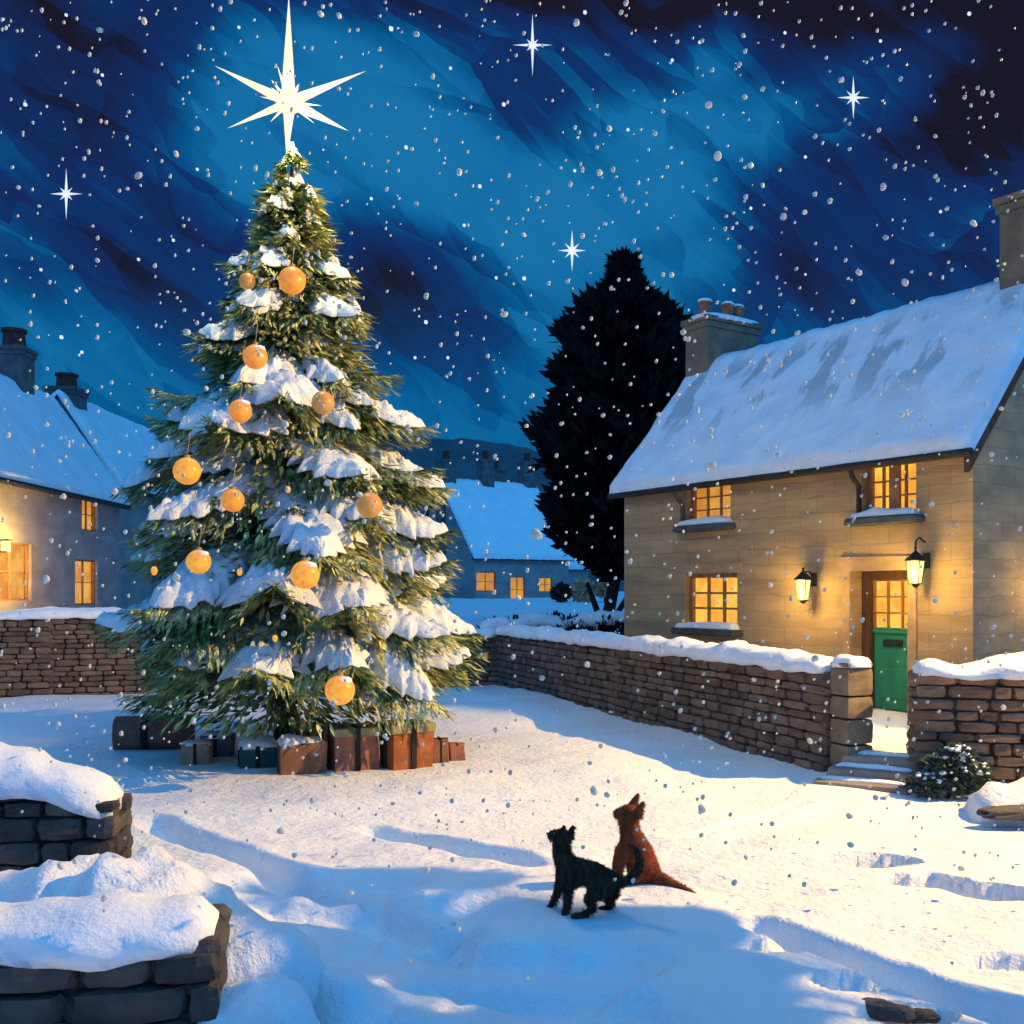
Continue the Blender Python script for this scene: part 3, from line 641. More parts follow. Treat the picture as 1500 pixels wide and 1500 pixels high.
# ------------------------------------------------------------------ dry stone walls
def stone_wall(name, label, path, hgt, th, mt, snow_w=None, snow_h=.14, z0f=None, cs=(.30, .105), cat='stone wall', snow_seed=0., capstones=True, topf=None, snow_taper=(.25, .25)):
    """path: list of (x,y); hgt above base; every wall is one thing with its snow as a part"""
    base = Vector((path[0][0], path[0][1], 0)); mb = MB(); core = MB()
    o_ = empty(name, base); tag(o_, label, cat); sp = []
    for (xa, ya), (xb, yb) in zip(path, path[1:]):
        a = Vector((xa, ya, 0))-base; b = Vector((xb, yb, 0))-base; d = b-a; L = d.length; d.normalize(); rz_ = math.atan2(d.y, d.x); nrm = Vector((-d.y, d.x, 0))
        nseg = max(1, int(L/.5))
        for i in range(nseg):
            t0, t1 = i/nseg, (i+1)/nseg; pa = a.lerp(b, t0); pb = a.lerp(b, t1); pm = (pa+pb)/2
            zb = ground_z(base.x+pm.x, base.y+pm.y)-.25; zt_ = (topf((i+.5)/nseg) if topf else hgt)
            core.box((pm.x, pm.y, (zb+zt_-.06)/2), ((pb-pa).length+.002*(i % 2), th*.72-.004*(i % 2), zt_-.06-zb-.004*(i % 2)), rz_)
        for side_ in (-1, 1):
            z = -.15
            row = 0
            while True:
                rh = cs[1]*random.uniform(.75, 1.3); x = random.uniform(-.2, 0)*cs[0]
                top_any = False
                while x < L:
                    w_ = cs[0]*random.uniform(.55, 1.5); w_ = min(w_, L-x+.04); t = min(1, max(0, (x+w_/2)/L)); tp = topf(t) if topf else hgt
                    if w_ > .05 and z+rh*.6 < tp:
                        top_any = True; c_ = a+d*(x+w_/2)+nrm*side_*(th*.5-.07+random.uniform(-.015, .015))
                        gz_ = 0
                        mb.rock((c_.x, c_.y, z+rh/2), (w_*.99, .17+random.uniform(0, .05), min(rh, tp-z)*random.uniform(.93, 1.02)), rz_+random.uniform(-.04, .04), .10, 3, 5)
                    x += w_
                z += rh; row += 1
                if not top_any or z > 3: break
        # stones closing both ends
        for e_, pt in ((0, a), (1, b)):
            z = -.15; tp = topf(e_) if topf else hgt
            while z+.08 < tp:
                rh = min(cs[1]*random.uniform(.8, 1.4), tp-z)
                c_ = pt+d*(.05 if e_ == 0 else -.05); mb.rock((c_.x, c_.y, z+rh/2), (.2, th*random.uniform(.93, 1.0), rh*.97), rz_, .05, 3, 5); z += rh
        for i in range(nseg+1): 
            q = a.lerp(b, i/nseg); sp.append((q.x, q.y, (topf(i/nseg) if topf else hgt)))
    mb.build('stonework', mt, o_, smooth=False); core.build('wall_core', M['mortar'], o_)
    q = MB(); loaf(q, sp, snow_w or th+.12, snow_h, step=.07, seed=snow_seed, droop=.07, lump=.45, taper=snow_taper, side=16); q.build('wall_snow', M['snow_fine'], o_, smooth=True)
    return o_
stone_wall('garden_wall', 'long snow capped stone garden wall running back from the gateway left of the cottage path', [(3.40, 10.78), (1.7, 15.5), (-.14, 20.5)], 1.2, .34, M['drystone'], snow_w=.52, snow_h=.13, snow_seed=2.)
stone_wall('garden_wall', 'snow capped stone garden wall right of the gateway behind the snowy bush', [(4.02, 10.25), (5.2, 9.95), (8.2, 9.4)], 1.22, .36, M['drystone'], snow_w=.54, snow_h=.12, snow_seed=9.)
stone_wall('boundary_wall', 'grey snow capped stone wall behind the christmas tree, right of its trunk', [(-.3, 20.7), (-4.4, 20.6)], 1.15, .36, M['drystone'], snow_w=.6, snow_h=.12, snow_seed=4.)
stone_wall('boundary_wall', 'brown snow capped stone wall running in from the left edge below the grey cottage', [(-4.6, 20.3), (-8.5, 18.9), (-13.5, 17.2)], 1.55, .4, M['drystone'], snow_w=.65, snow_h=.12, snow_seed=14.)

# gate pier of the left wall, warm lit on the path side
gpz = MB(); g0 = Vector((3.52, 10.62, 0)); pr_ = empty('gate_pier', g0); tag(pr_, 'tall squared stone gate pier at the left side of the cottage steps', 'gate pier')
z = -.1
while z < 1.22:
    rh = random.uniform(.2, .3); rh = min(rh, 1.26-z); gpz.rock((0, 0, z+rh/2), (.3, .34, rh*.985), R(-68), .02, 4, 9); z += rh
gpz.build('pier_stones', M['stack'], pr_); q = MB(); loaf(q, [(-.08, .15, 1.24), (.08, -.15, 1.24)], .34, .12, step=.05, seed=1, droop=.03, taper=(.1, .1)); q.build('pier_snow', M['snow_fine'], pr_, smooth=True)

# steps up to the garden path
sx, sy = (-.5, -.87); st0 = Vector((3.78, 10.42, 0)); sr = math.atan2(sy, sx)-R(90)
stp = empty('stone_steps', st0, math.atan2(sy, sx)+R(90)); tag(stp, 'three shallow stone steps dusted with snow leading up to the gateway', 'steps')
# local -y points down the steps
sm = MB(); sn_ = MB()
for i in range(4):
    zt_ = .33-.105*i; y = -.06-.21*i; wdt = .78+.08*i; off = -.06*i
    sm.rock((off, y, zt_-.25), (wdt, .27, .5), 0, .012, 5, 12)
    if i < 4: loaf(sn_, [(off-wdt*.42, y+.045, zt_-.004), (off+wdt*.44, y+.045, zt_-.004)], .15, .028, step=.05, seed=i*3., droop=.0, lump=.6, taper=(.1, .1))
sm.build('treads', M['stone_dark'], stp); sn_.build('tread_snow', M['snow_fine'], stp, smooth=True)

# foreground stone wall ends, lower left
def heap(name, label, path, topf, th, snow_h, snow_w, seed, extra=()):
    o_ = stone_wall(name, label, path, 1, th, M['rockery'], snow_w=snow_w, snow_h=snow_h, cs=(.34, .15), topf=topf, snow_seed=seed, snow_taper=(.3, .45), cat='wall end')
    return o_
def lerpf(a, b): return lambda t: a+(b-a)*t
stone_wall('broken_wall', 'nearest broken dry stone wall at the lower left corner under a thick snow cap', [(-3.6, 4.30), (-1.36, 4.72)], .52, .5, M['rockery'], snow_w=.56, snow_h=.13, cs=(.42, .13), cat='broken wall', topf=lambda t: .50-.03*t, snow_seed=5., snow_taper=(.3, .35))
stone_wall('broken_wall', 'second broken stone wall at the left edge, snow sloping down over its ragged end', [(-4.6, 7.05), (-2.8, 7.3)], .8, .5, M['rockery'], snow_w=.62, snow_h=.2, cs=(.3, .13), cat='broken wall', topf=lambda t: 1.0-.5*t, snow_seed=21., snow_taper=(.3, .6))
# snow bank behind the nearest wall
def mound(name, label, pts, wd, hg, seed, cat='snow bank', parent=None):
    q = MB(); loaf(q, pts, wd, hg, step=.06, seed=seed, droop=.03, lump=.3, taper=(.6, .6), side=22); o_ = q.build(name, M['snow'], parent, smooth=True)
    if parent is None: tag(o_, label, cat)
    return o_
mound('snow_bank', 'rounded snow bank behind the nearest broken wall', [(-3.4, 5.15, .0), (-2.3, 5.3, .0), (-1.35, 5.05, .0), (-1.15, 4.75, 0)], 1.0, .56, 8.)
mound('snow_bank', 'small snow bank at the free end of the nearest broken wall', [(-1.42, 4.5, .0), (-1.1, 4.62, .02), (-.9, 4.4, .0)], .34, .26, 3.)
mound('snow_bank', 'snow bank humped over a dark stone at the right edge below the garden wall', [(4.0, 9.0, .0), (4.6, 8.85, .02), (5.4, 8.8, .0)], .75, .36, 13.)
rk = MB(); rk.rock((0, 0, 0), (.7, .26, .11), .05, .14, 5, 3); rk.rock((.45, .02, -.01), (.35, .25, .14), .2, .14, 4, 3)
tag(rk.build('dark_stone', M['rockery'], loc=(4.25, 8.52, .15)), 'long dark stone half buried in the snow bank at the right edge', 'stone')
for (px, py, s_, lb) in ((1107, 1395, (.20, .1, .07), 'small dark stone in the snow right of the cats'), (1292, 1462, (.28, .13, .08), 'dark flat stone in the rut near the lower right corner')):
    g_ = gp(px, py); rk = MB(); rk.rock((0, 0, 0), s_, -.5, .16, 4, 2.6); rk.rock((s_[0]*.6, -.05, -.01), (s_[0]*.5, s_[1]*.8, s_[2]*.8), -.3, .16, 4, 2.6)
    tag(rk.build('stone', M['rockery'], loc=(g_[0], g_[1], ground_z(*g_)+s_[2]*.2)), lb, 'stone')

# hedge behind the garden wall
#GT#
def leaf_cloud(n, pts_fn, size, m, name, parent, up=0.):
    Vv = np.zeros((n*4, 3)); 
    P_, Dn = pts_fn(n)
    D_ = Dn+RNG.normal(0, .45, (n, 3)); D_[:, 2] += up; D_ /= np.linalg.norm(D_, axis=1)[:, None]
    S_ = np.cross(D_, RNG.normal(0, 1, (n, 3))); S_ /= np.linalg.norm(S_, axis=1)[:, None]
    L_ = size*RNG.uniform(.5, 1.4, n)[:, None]; W_ = L_*.22
    Vv[0::4] = P_; Vv[1::4] = P_+D_*L_*.45+S_*W_; Vv[2::4] = P_+D_*L_; Vv[3::4] = P_+D_*L_*.45-S_*W_
    return np_mesh(name, Vv, np.arange(n*4).reshape(-1, 4), m, parent)
def ellip_pts(lobes):
    def f(n):
        k_ = RNG.choice(len(lobes), n, p=np.array([l[3]*l[4]*l[5] for l in lobes])/sum(l[3]*l[4]*l[5] for l in lobes))
        u = RNG.normal(0, 1, (n, 3)); u /= np.linalg.norm(u, axis=1)[:, None]
        r_ = RNG.uniform(.55, 1.0, n)**.5; lb = np.array(lobes)
        return lb[k_, :3]+u*lb[k_, 3:6]*r_[:, None], u
    return f
lb_ = []
tb = MB(); top_ = Vector((0, 0, 5.2)); tb.tube([(0, 0, -.4), (.03, 0, 2.5), (0, 0, 5.2)], [.06, .04, .02], 8)
for p, r in SH_PTS:
    rr = r/F*5.6*.31*.95
    for k_ in range(3): lb_.append((p.x+random.uniform(-.6, .6)*rr, p.y+random.uniform(-.6, .6)*rr, p.z+random.uniform(-.3, .3)*rr, rr*.52, rr*.52, rr*.28))
    a = Vector((0, 0, min(5., max(2.6, p.z-.7)))); tb.tube([a, a.lerp(p, .5)+Vector((0, 0, .12)), p], [.014, .009, .004], 5)
leaf_cloud(42000, ellip_pts(lb_), .08, M['needle_dark'], 'crown', gt); tb.build('trunk', M['bark'], gt)  # clumps sit on the lamp's rays towards the wanted shade patches
hd = empty('hedge', (1.4, 22.6, 0)); tag(hd, 'low dark hedge with snow on top between the garden wall and the dark conifer', 'hedge')
lb = [(x, random.uniform(-.2, .2), .8+.1*random.random(), .55, .5, .55) for x in np.arange(-1.7, 3.4, .4)]
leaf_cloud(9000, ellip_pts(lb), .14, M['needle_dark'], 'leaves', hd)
q = MB(); loaf(q, [(-2.1, 0, 1.22), (0, 0, 1.36), (2, .1, 1.4)], .7, .14, seed=3, droop=.12, lump=.7, taper=(.8, .6)); q.build('hedge_snow', M['snow_fine'], hd, smooth=True)

# ------------------------------------------------------------------ christmas tree
TX, TY = -2.70, 12.3
tree = empty('christmas_tree', (TX, TY, 0)); tag(tree, 'tall snow laden spruce decorated with glowing orange globes in the middle of the square', 'christmas tree')
tb = MB(); tb.tube([(0, 0, -.2), (0, 0, .3), (.01, 0, 2), (.03, 0, 4.5), (.055, 0, 7.1)], [.2, .16, .13, .07, .015], 12); tb.build('trunk', M['bark'], tree)
RZ = [(.55, 2.15), (.95, 2.22), (1.47, 2.12), (1.9, 2.0), (2.6, 1.85), (3.3, 1.72), (4.1, 1.40), (4.8, 1.08), (5.45, .84), (6.05, .56), (6.5, .40), (6.9, .2), (7.15, .06)]
def RT(z): return float(np.interp(z, [a for a, b in RZ], [b for a, b in RZ]))
nv, nf, sv_, sf_ = [], [], [], []; no = so_ = 0
def blade(p, d, l, wd, up=Vector((0, 0, 1))):
    global no
    s_ = d.cross(up)
    if s_.length < 1e-3: s_ = Vector((1, 0, 0))
    s_.normalize(); s_ = (s_+Vector((random.uniform(-.5, .5), random.uniform(-.5, .5), random.uniform(-.6, .6)))).normalized()
    nv.extend([p, p+d*l*.45+s_*wd, p+d*l, p+d*l*.45-s_*wd]); nf.append((no, no+1, no+2, no+3)); no += 4
def bough(ang, ztip, Rr, snowy, wf=.34):
    global so_
    dirx = Vector((math.cos(ang), math.sin(ang), 0)); sd = Vector((-dirx.y, dirx.x, 0))
    D = Rr*random.uniform(.26, .58); z_at = ztip+D; curl = random.uniform(.06, .22)*Rr
    bend = random.uniform(-.12, .12)*Rr
    def ax(t): return dirx*(.04+(Rr-.04)*t)+sd*bend*t*t+Vector((.008*z_at, 0, z_at-D*(t**1.25)*1.0-curl*math.sin(math.pi*t)*.0+curl*t**5))
    wmax = Rr*wf+.09
    def wd(t): return wmax*(math.sin(math.pi*min(1, (t*.92+.05))**.85)**.8)*(1 if t < .75 else 1)*(1-.25*t)
    nt = max(9, int(Rr*15))
    for i in range(nt):
        t = .12+.88*(i+random.random()*.6)/nt
        p = ax(t); tg = (ax(min(1.02, t+.04))-ax(t-.02)).normalized(); W_ = max(.06, wd(min(t, .985)))
        for s1 in (-1, 1):
            tw = (tg*random.uniform(.75, 1.1)+sd*s1*random.uniform(.6, 1.0)+Vector((0, 0, random.uniform(-.32, -.05)))).normalized()
            Lt = W_*random.uniform(.85, 1.25); k_n = max(2, int(Lt/.05))
            for k_ in range(k_n):
                q = p+tw*Lt*(k_/k_n)+Vector((0, 0, -.25*W_*(k_/k_n)**2)); 
                for rep in range(2):
                    d = (tw*.9+tg*.35+sd*s1*random.uniform(-.5, .5)+Vector((0, 0, random.uniform(-.75, .12)))).normalized()
                    blade(q, d, random.uniform(.09, .19), random.uniform(.008, .019))
        for rep in range(2):
            d = (tg+Vector((random.uniform(-.4, .4), random.uniform(-.4, .4), random.uniform(-.9, .0)))).normalized(); blade(p, d, random.uniform(.12, .22), .018)
    if snowy > 0:
        t0 = random.uniform(.1, .34); t1 = random.uniform(.93, 1.02) if snowy > .5 else random.uniform(.6, .9)
        n1_, n2_ = max(12, int(Rr*26)), 18; ph = random.uniform(0, 50); fr_ = random.uniform(5, 8)*max(.6, Rr/1.6); side_w = random.uniform(.62, .95)
        th = .07+.06*Rr*random.uniform(.7, 1.5); top = []
        for i in range(n1_+1):
            t = t0+(t1-t0)*i/n1_; e = math.sin(math.pi*min(1, max(0, i/n1_)))**.45 if i not in (0, n1_) else 0.0
            c_ = ax(t); 
            row = []
            for j in range(n2_+1):
                x = (j/n2_)*2-1; sg = 1 if x > 0 else -1
                fing = .62+.5*(((t*fr_+ph*sg*.7) % 1)**1.3)+.16*fn(t*9, ph+sg)+.12*fn(t*31, ph+sg*2)
                ww = wd(min(t, .98))*side_w*(.86+(fing-.86)*abs(x)**3)*max(.12, e)
                h = th*(max(0, 1-abs(x)**2.4))**.6*e*(1+.55*fn(t*6*Rr+ph, x*2)+.35*fn(t*16*Rr, x*5+ph)+.2*fn(t*40*Rr, x*13+ph))
                q = c_+sd*(x*ww)+dirx*(abs(x)*ww*.55)+Vector((0, 0, .025+h-.34*ww*abs(x)**1.6))
                row.append(q)
            top.append(row)
        for r_ in top: sv_.extend(r_)
        for r_ in top: sv_.extend([q-Vector((0, 0, .018)) for q in r_])
        m1 = n2_+1; N = (n1_+1)*m1
        for i in range(n1_):
            for j in range(n2_):
                a = so_+i*m1+j; sf_.append((a, a+m1, a+m1+1, a+1)); b = a+N; sf_.append((b, b+1, b+m1+1, b+m1))
        for i in range(n1_):
            for j in (0, n2_):
                a = so_+i*m1+j; q = (a, a+m1, a+m1+N, a+N); sf_.append(q[::-1] if j == 0 else q)
        for j in range(n2_):
            for i in (0, n1_):
                a = so_+i*m1+j; q = (a, a+1, a+1+N, a+N); sf_.append(q if i == 0 else q[::-1])
        so_ += 2*N
z = .74; lvl = 0
while z < 6.85:
    Rr = RT(z); nb = max(5, int(5+Rr*4.0)); a0 = lvl*2.399
    for k_ in range(nb):
        ang = a0+2*math.pi*k_/nb+random.uniform(-.22, .22); zz = z+random.uniform(-.2, .2)*min(1, Rr)
        rr = Rr*random.choice((.66, .82, .95, 1.02, 1.09))*random.uniform(.94, 1.05)
        bough(ang, zz, rr, 1 if random.random() < .84 else (.3 if random.random() < .4 else 0))
    z += .20+.115*Rr; lvl += 1
for k_ in range(16):   # leader
    bough(random.uniform(0, 6.28), 6.72+.035*k_, .22-.011*k_, .0 if k_ % 3 else 1, .22)
# inner fill so the crown is dense near the trunk
for k_ in range(17000):
    z = random.uniform(.38, 6.8); r_ = RT(z)*math.sqrt(random.random())*.72; a = random.uniform(0, 6.28)
    d = Vector((math.cos(a), math.sin(a), random.uniform(-.9, .1))).normalized(); blade(Vector((r_*math.cos(a)+.008*z, r_*math.sin(a), z+.12*r_)), d, random.uniform(.15, .32), random.uniform(.02, .04))
np_mesh('crown', [tuple(p) for p in nv], nf, M['needle'], tree)
np_mesh('bough_snow', [tuple(p) for p in sv_], sf_, M['bough_snow'], tree, smooth=True)

# star on top
def spike(mb, c_, d, L, r, n=5, face=Vector((0, 1, 0)), flat=.5):
    d = Vector(d).normalized(); a = d.cross(face).normalized(); b = d.cross(a)
    base = [c_+a*r*math.cos(2*math.pi*k_/n)+b*r*flat*math.sin(2*math.pi*k_/n) for k_ in range(n)]
    mb.add(base+[c_+d*L, c_-d*r*.3], [(k_, (k_+1) % n, n) for k_ in range(n)]+[((k_+1) % n, k_, n+1) for k_ in range(n)])
pxm = F/TY; sc_ = at(423, 150, TY)
sto = empty('star_topper', sc_); tag(sto, 'large glowing cream star with long pointed rays on the tip of the christmas tree', 'star')
mb = MB(); c0 = Vector((0, 0, 0))
for (x, y, r) in ((423, -8, .10), (420, 236, .085), (314, 96, .075), (536, 104, .08), (333, 188, .06), (511, 192, .085)):
    d = Vector(((x-423)/pxm, 0, (150-y)/pxm)); spike(mb, c0, d, d.length, r)
for k_ in range(34):
    a = random.uniform(0, 6.28); d = Vector((math.cos(a), random.uniform(-.5, .5), math.sin(a))); spike(mb, c0, d, random.uniform(.2, .42), .035)
for k_ in range(8):
    spike(mb, c0, Vector((random.uniform(-.4, .4), random.choice((-1, 1)), random.uniform(-.4, .4))), random.uniform(.15, .3), .06, face=Vector((0, 0, 1)))
mb.build('rays', M['star'], sto)
mb = MB(); mb.ball((0, 0, 0), .15, 14, (1, .7, 1)); mb.build('core', M['star'], sto, smooth=True)
l = bpy.data.lights.new('star_glow', 'POINT'); l.energy = 420; l.color = (1, .84, .36); l.shadow_soft_size = .3
lo = bpy.data.objects.new('star_glow', l); COL.objects.link(lo); lo.parent = sto; lo.location = (.25, -.75, .15)

# glowing globes
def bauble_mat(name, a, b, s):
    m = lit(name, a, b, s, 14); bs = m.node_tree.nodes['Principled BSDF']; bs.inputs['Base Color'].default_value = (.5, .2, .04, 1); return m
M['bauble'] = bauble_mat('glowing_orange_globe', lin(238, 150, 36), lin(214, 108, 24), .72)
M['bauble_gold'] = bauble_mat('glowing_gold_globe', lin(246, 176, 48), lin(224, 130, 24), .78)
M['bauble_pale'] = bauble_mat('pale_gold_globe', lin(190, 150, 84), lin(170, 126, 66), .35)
BA = [(428, 411, 20, 'bauble', 'orange globe high on the tree, directly under the star'), (374, 523, 18, 'bauble', 'orange globe with snow on it, left of centre in the upper tree'),
      (352, 602, 17, 'bauble', 'orange globe below the snow edged bough on the upper left of the tree'), (274, 690, 20, 'bauble_gold', 'deep orange globe at the left edge of the tree, level with the cottage eaves'),
      (341, 733, 17, 'bauble', 'dull orange globe hanging in the dark middle left of the tree'), (291, 823, 18, 'bauble_gold', 'amber globe with a snowy cap on the lower left of the tree'),
      (447, 842, 21, 'bauble_gold', 'amber globe in the dark hollow at the middle of the tree'), (498, 1011, 22, 'bauble_gold', 'lowest and largest amber globe, just above the parcels'),
      (473, 590, 17, 'bauble_pale', 'pale globe half hidden in the lit right side of the tree'), (541, 740, 19, 'bauble_pale', 'pale golden globe at the right edge of the tree'),
      (362, 412, 12, 'bauble_pale', 'small pale globe among the upper left boughs')]
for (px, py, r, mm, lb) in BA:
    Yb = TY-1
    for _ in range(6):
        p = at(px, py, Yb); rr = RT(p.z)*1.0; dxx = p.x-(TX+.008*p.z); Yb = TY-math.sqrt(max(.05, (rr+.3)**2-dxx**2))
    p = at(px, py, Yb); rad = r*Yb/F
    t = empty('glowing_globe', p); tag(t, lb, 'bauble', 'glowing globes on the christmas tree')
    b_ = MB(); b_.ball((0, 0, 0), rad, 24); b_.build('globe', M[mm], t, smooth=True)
    b_ = MB(); b_.tube([(0, 0, rad*.93), (0, 0, rad*1.18)], rad*.22, 10); b_.tube([(0, 0, rad*1.15), (.01, .02, rad*1.15+.12), (0, .1, rad*1.15+.24)], .004, 5); b_.build('hanger', M['lintel'], t)
    if py in (523, 602, 823, 842, 1011):
        b_ = MB(); b_.ball((rad*.25, -rad*.1, rad*.62), rad*.62, 12, (1, 1, .5), .08); b_.build('globe_snow', M['snow_fine'], t, smooth=True)
M['spark'] = lit('fairy_light_glass', lin(250, 190, 40), lin(240, 150, 40), 1.1)
for (px, py, lb) in ((422, 717, 'tiny yellow light above the snowy bough at the middle of the tree'), (351, 838, 'tiny orange light low in the dark left half of the tree'), (403, 935, 'tiny yellow light in the dark hollow above the parcels'), (226, 836, 'small orange light at the left fringe of the tree')):
    Yb = TY-1.5
    for _ in range(5):
        p = at(px, py, Yb); dxx = p.x-TX; Yb = TY-math.sqrt(max(.05, (RT(p.z))**2-dxx**2))
    p = at(px, py, Yb); t = empty('fairy_light', p); tag(t, lb, 'fairy light', 'tiny lights on the christmas tree')
    b_ = MB(); b_.ball((0, 0, 0), .028 if px > 300 else .036, 8, (1, 1, 1.4)); b_.build('bulb', M['spark'], t, smooth=True); b_ = MB(); b_.tube([(0, 0, .03), (0, 0, .08)], .014, 6); b_.build('socket', M['black'], t)

# ------------------------------------------------------------------ parcels
def wrap(name, c1, c2): return mat(name, c1, c2, 7, rough=.7, bump=.2, bscale=20)
W = dict(red=wrap('maroon_paper', (.40, .12, .08, 1), (.28, .09, .065, 1)), tan=wrap('tan_paper', (.50, .28, .17, 1), (.36, .2, .13, 1)), teal=wrap('teal_paper', (.03, .11, .11, 1), (.02, .08, .085, 1)),
         brown=wrap('brown_paper', (.27, .12, .07, 1), (.18, .085, .05, 1)), mauve=wrap('mauve_paper', (.38, .15, .10, 1), (.26, .105, .08, 1)), rust=wrap('rust_paper', (.42, .14, .045, 1), (.26, .085, .035, 1)),
         khaki=wrap('khaki_lid', (.34, .31, .17, 1), (.26, .23, .13, 1)), grey=wrap('grey_cloth', (.2, .2, .22, 1), (.13, .13, .15, 1)), dark=wrap('dark_ribbon', (.03, .022, .02, 1), (.02, .016, .016, 1)))
def parcel(x0, x1, yt, yb, m, lb, rz_=.3, lid=None, snow=0., ribbon='dark', dep=None):
    Yp = F*(EYE-.04)/(yb-HY); wd = (x1-x0)/F*Yp*.86; hg = (yb-yt)/F*Yp*.9; dep = dep or wd*.85; xc = ((x0+x1)/2-HX)/F*(Yp+dep/2)
    t = empty('wrapped_parcel', (xc, Yp+dep/2, ground_z(xc, Yp+dep/2)-.01), rz_); tag(t, lb, 'parcel', 'parcels round the foot of the tree')
    b_ = MB(); b_.box((0, 0, hg/2), (wd, dep, hg), jit=.018); o = b_.build('box', W[m], t); bv = o.modifiers.new('b', 'BEVEL'); bv.width = .012; bv.segments = 2
    if lid:
        b_ = MB(); b_.box((0, 0, hg+.0), (wd*1.07, dep*1.07, hg*.22), jit=.006); o = b_.build('lid', W[lid], t); bv = o.modifiers.new('b', 'BEVEL'); bv.width = .01
    zt_ = hg*1.11 if lid else hg
    b_ = MB(); b_.box((0, 0, zt_/2+.004), (wd*.12, dep*(1.09 if lid else 1.02), zt_+.002)); b_.box((0, 0, zt_/2+.002), (wd*(1.09 if lid else 1.02), dep*.12, zt_-.002)); b_.build('ribbon', W[ribbon], t)
    if snow:
        b_ = MB(); loaf(b_, [(-wd*.5, 0, zt_), (wd*.5, 0, zt_)], dep*1.02, snow, step=.05, seed=x0, droop=.03, taper=(.1, .1)); b_.build('parcel_snow', M['snow_fine'], t, smooth=True)
    return t
# drum shaped parcel lying on its side
Yp = F*1.96/(1100-HY); t = empty('round_parcel', ((222-HX)/F*(Yp+.15), Yp+.25, .23), R(12)); tag(t, 'maroon drum shaped parcel with a dark band lying at the left end of the row', 'parcel', 'parcels round the foot of the tree')
b_ = MB(); b_.tube([(-.47, 0, 0), (-.45, 0, 0), (.45, 0, 0), (.47, 0, 0)], [.19, .215, .215, .19], 24); b_.build('drum', W['red'], t); b_ = MB(); b_.tube([(-.14, 0, 0), (-.05, 0, 0)], .222, 24); b_.build('band', W['dark'], t)
parcel(292, 345, 1072, 1108, 'grey', 'grey cloth covered parcel with snow on it, second row behind the small tan box', .1, snow=.05)
parcel(265, 312, 1084, 1119, 'tan', 'small tan box with a snowy top in front of the grey parcel', .12, snow=.035)
parcel(345, 410, 1088, 1124, 'teal', 'teal parcel buried under blue snow at the middle of the row', .25, snow=.1)
parcel(402, 480, 1082, 1134, 'brown', 'dark brown box with a thick snow cap, nearest parcel in the row', .35, snow=.08)
parcel(478, 556, 1064, 1128, 'mauve', 'mauve brown box with a khaki lid right of the snow capped box', .4, lid='khaki')
parcel(556, 634, 1058, 1126, 'rust', 'rust orange box with a khaki lid, brightest parcel in the row', .5, lid='khaki')
parcel(630, 658, 1076, 1117, 'brown', 'narrow upright brown box beside the rust orange box', .3)
parcel(655, 682, 1086, 1114, 'mauve', 'smallest brown box at the right end of the row', .2)
parcel(440, 500, 1056, 1098, 'khaki', 'khaki box standing behind the snow capped box', .2)

# ------------------------------------------------------------------ dark conifer behind the cottage
dt = empty('dark_conifer', (2.85, 26.0, .2)); tag(dt, 'tall black conifer silhouette standing behind the left end of the brown cottage', 'conifer')
k_ = F/26.
prof = [(385, .0), (412, .05), (430, .3), (447, .72), (475, 1.15), (520, 1.45), (580, 1.75), (625, 2.1), (650, 2.25), (690, 1.75), (730, 1.45), (780, 1.6), (810, 1.5), (830, .9), (850, .2)]
pz = [(EYE+(HY-a)/k_-.2, b) for a, b in prof][::-1]
def conifer_pts(n):
    z_ = RNG.uniform(pz[0][0], pz[-1][0]-.05, n*3); r_ = np.interp(z_, [a for a, b in pz], [b for a, b in pz])
    keep = RNG.random(n*3) < np.clip(r_/2.0+.3, 0, 1); z_ = z_[keep][:n]; r_ = r_[keep][:n]; m_ = len(z_)
    a = RNG.uniform(0, 2*np.pi, m_); cl = .84+.34*np.sin(a*4+z_*2.1)*np.sin(z_*3.6+a*2)+.16*np.sin(a*11+z_*8)
    rr = r_*cl*np.sqrt(RNG.uniform(.15, 1, m_))
    P_ = np.stack([rr*np.cos(a), rr*np.sin(a), z_], 1); D_ = np.stack([np.cos(a), np.sin(a), np.full(m_, .55)], 1)
    if m_ < n: P_ = np.resize(P_, (n, 3)); D_ = np.resize(D_, (n, 3))
    return P_, D_
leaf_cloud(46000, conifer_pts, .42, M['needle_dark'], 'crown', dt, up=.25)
tb = MB(); tb.tube([(-.55, 0, -.3), (-.5, 0, .7), (-.25, 0, 2.0), (0, 0, 4), (0, 0, 9.6)], [.22, .17, .15, .12, .05], 10); tb.tube([(0, 0, 9.0), (0, 0, 9.7), (.02, 0, 10.35)], [.16, .09, .015], 7); tb.tube([(-.5, 0, .55), (-.62, 0, 1.1), (-.95, 0, 2.0)], [.12, .09, .05], 8); tb.tube([(-.5, 0, .6), (-.25, .0, 1.1), (.3, 0, 2.0)], [.1, .08, .05], 8); tb.build('trunk', M['bark_dark'], dt)

# pale bushes beyond the wall
M['straw'] = mat('frosted_pale_leaves', (.75, .5, .33, 1), (.6, .36, .2, 1), 4, rough=.9)
for (px, py, s_, lb, c_) in ((855, 866, .5, 'round pale frosted bush beyond the hedge', 'straw'), (886, 862, .34, 'small orange bush at the foot of the dark conifer', 'straw'), (822, 868, .36, 'low brown bush at the corner of the far cottage', 'bark')):
    Yb = 41.; p = at(px, py, Yb); t = empty('round_bush', p); tag(t, lb, 'bush')
    leaf_cloud(700, ellip_pts([(0, 0, 0, s_*.8, s_*.8, s_*.75)]), .2, M[c_], 'leaves', t); tb = MB(); tb.tube([(0, 0, -.9), (0, 0, .1)], .05, 6); tb.build('stem', M['bark'], t)

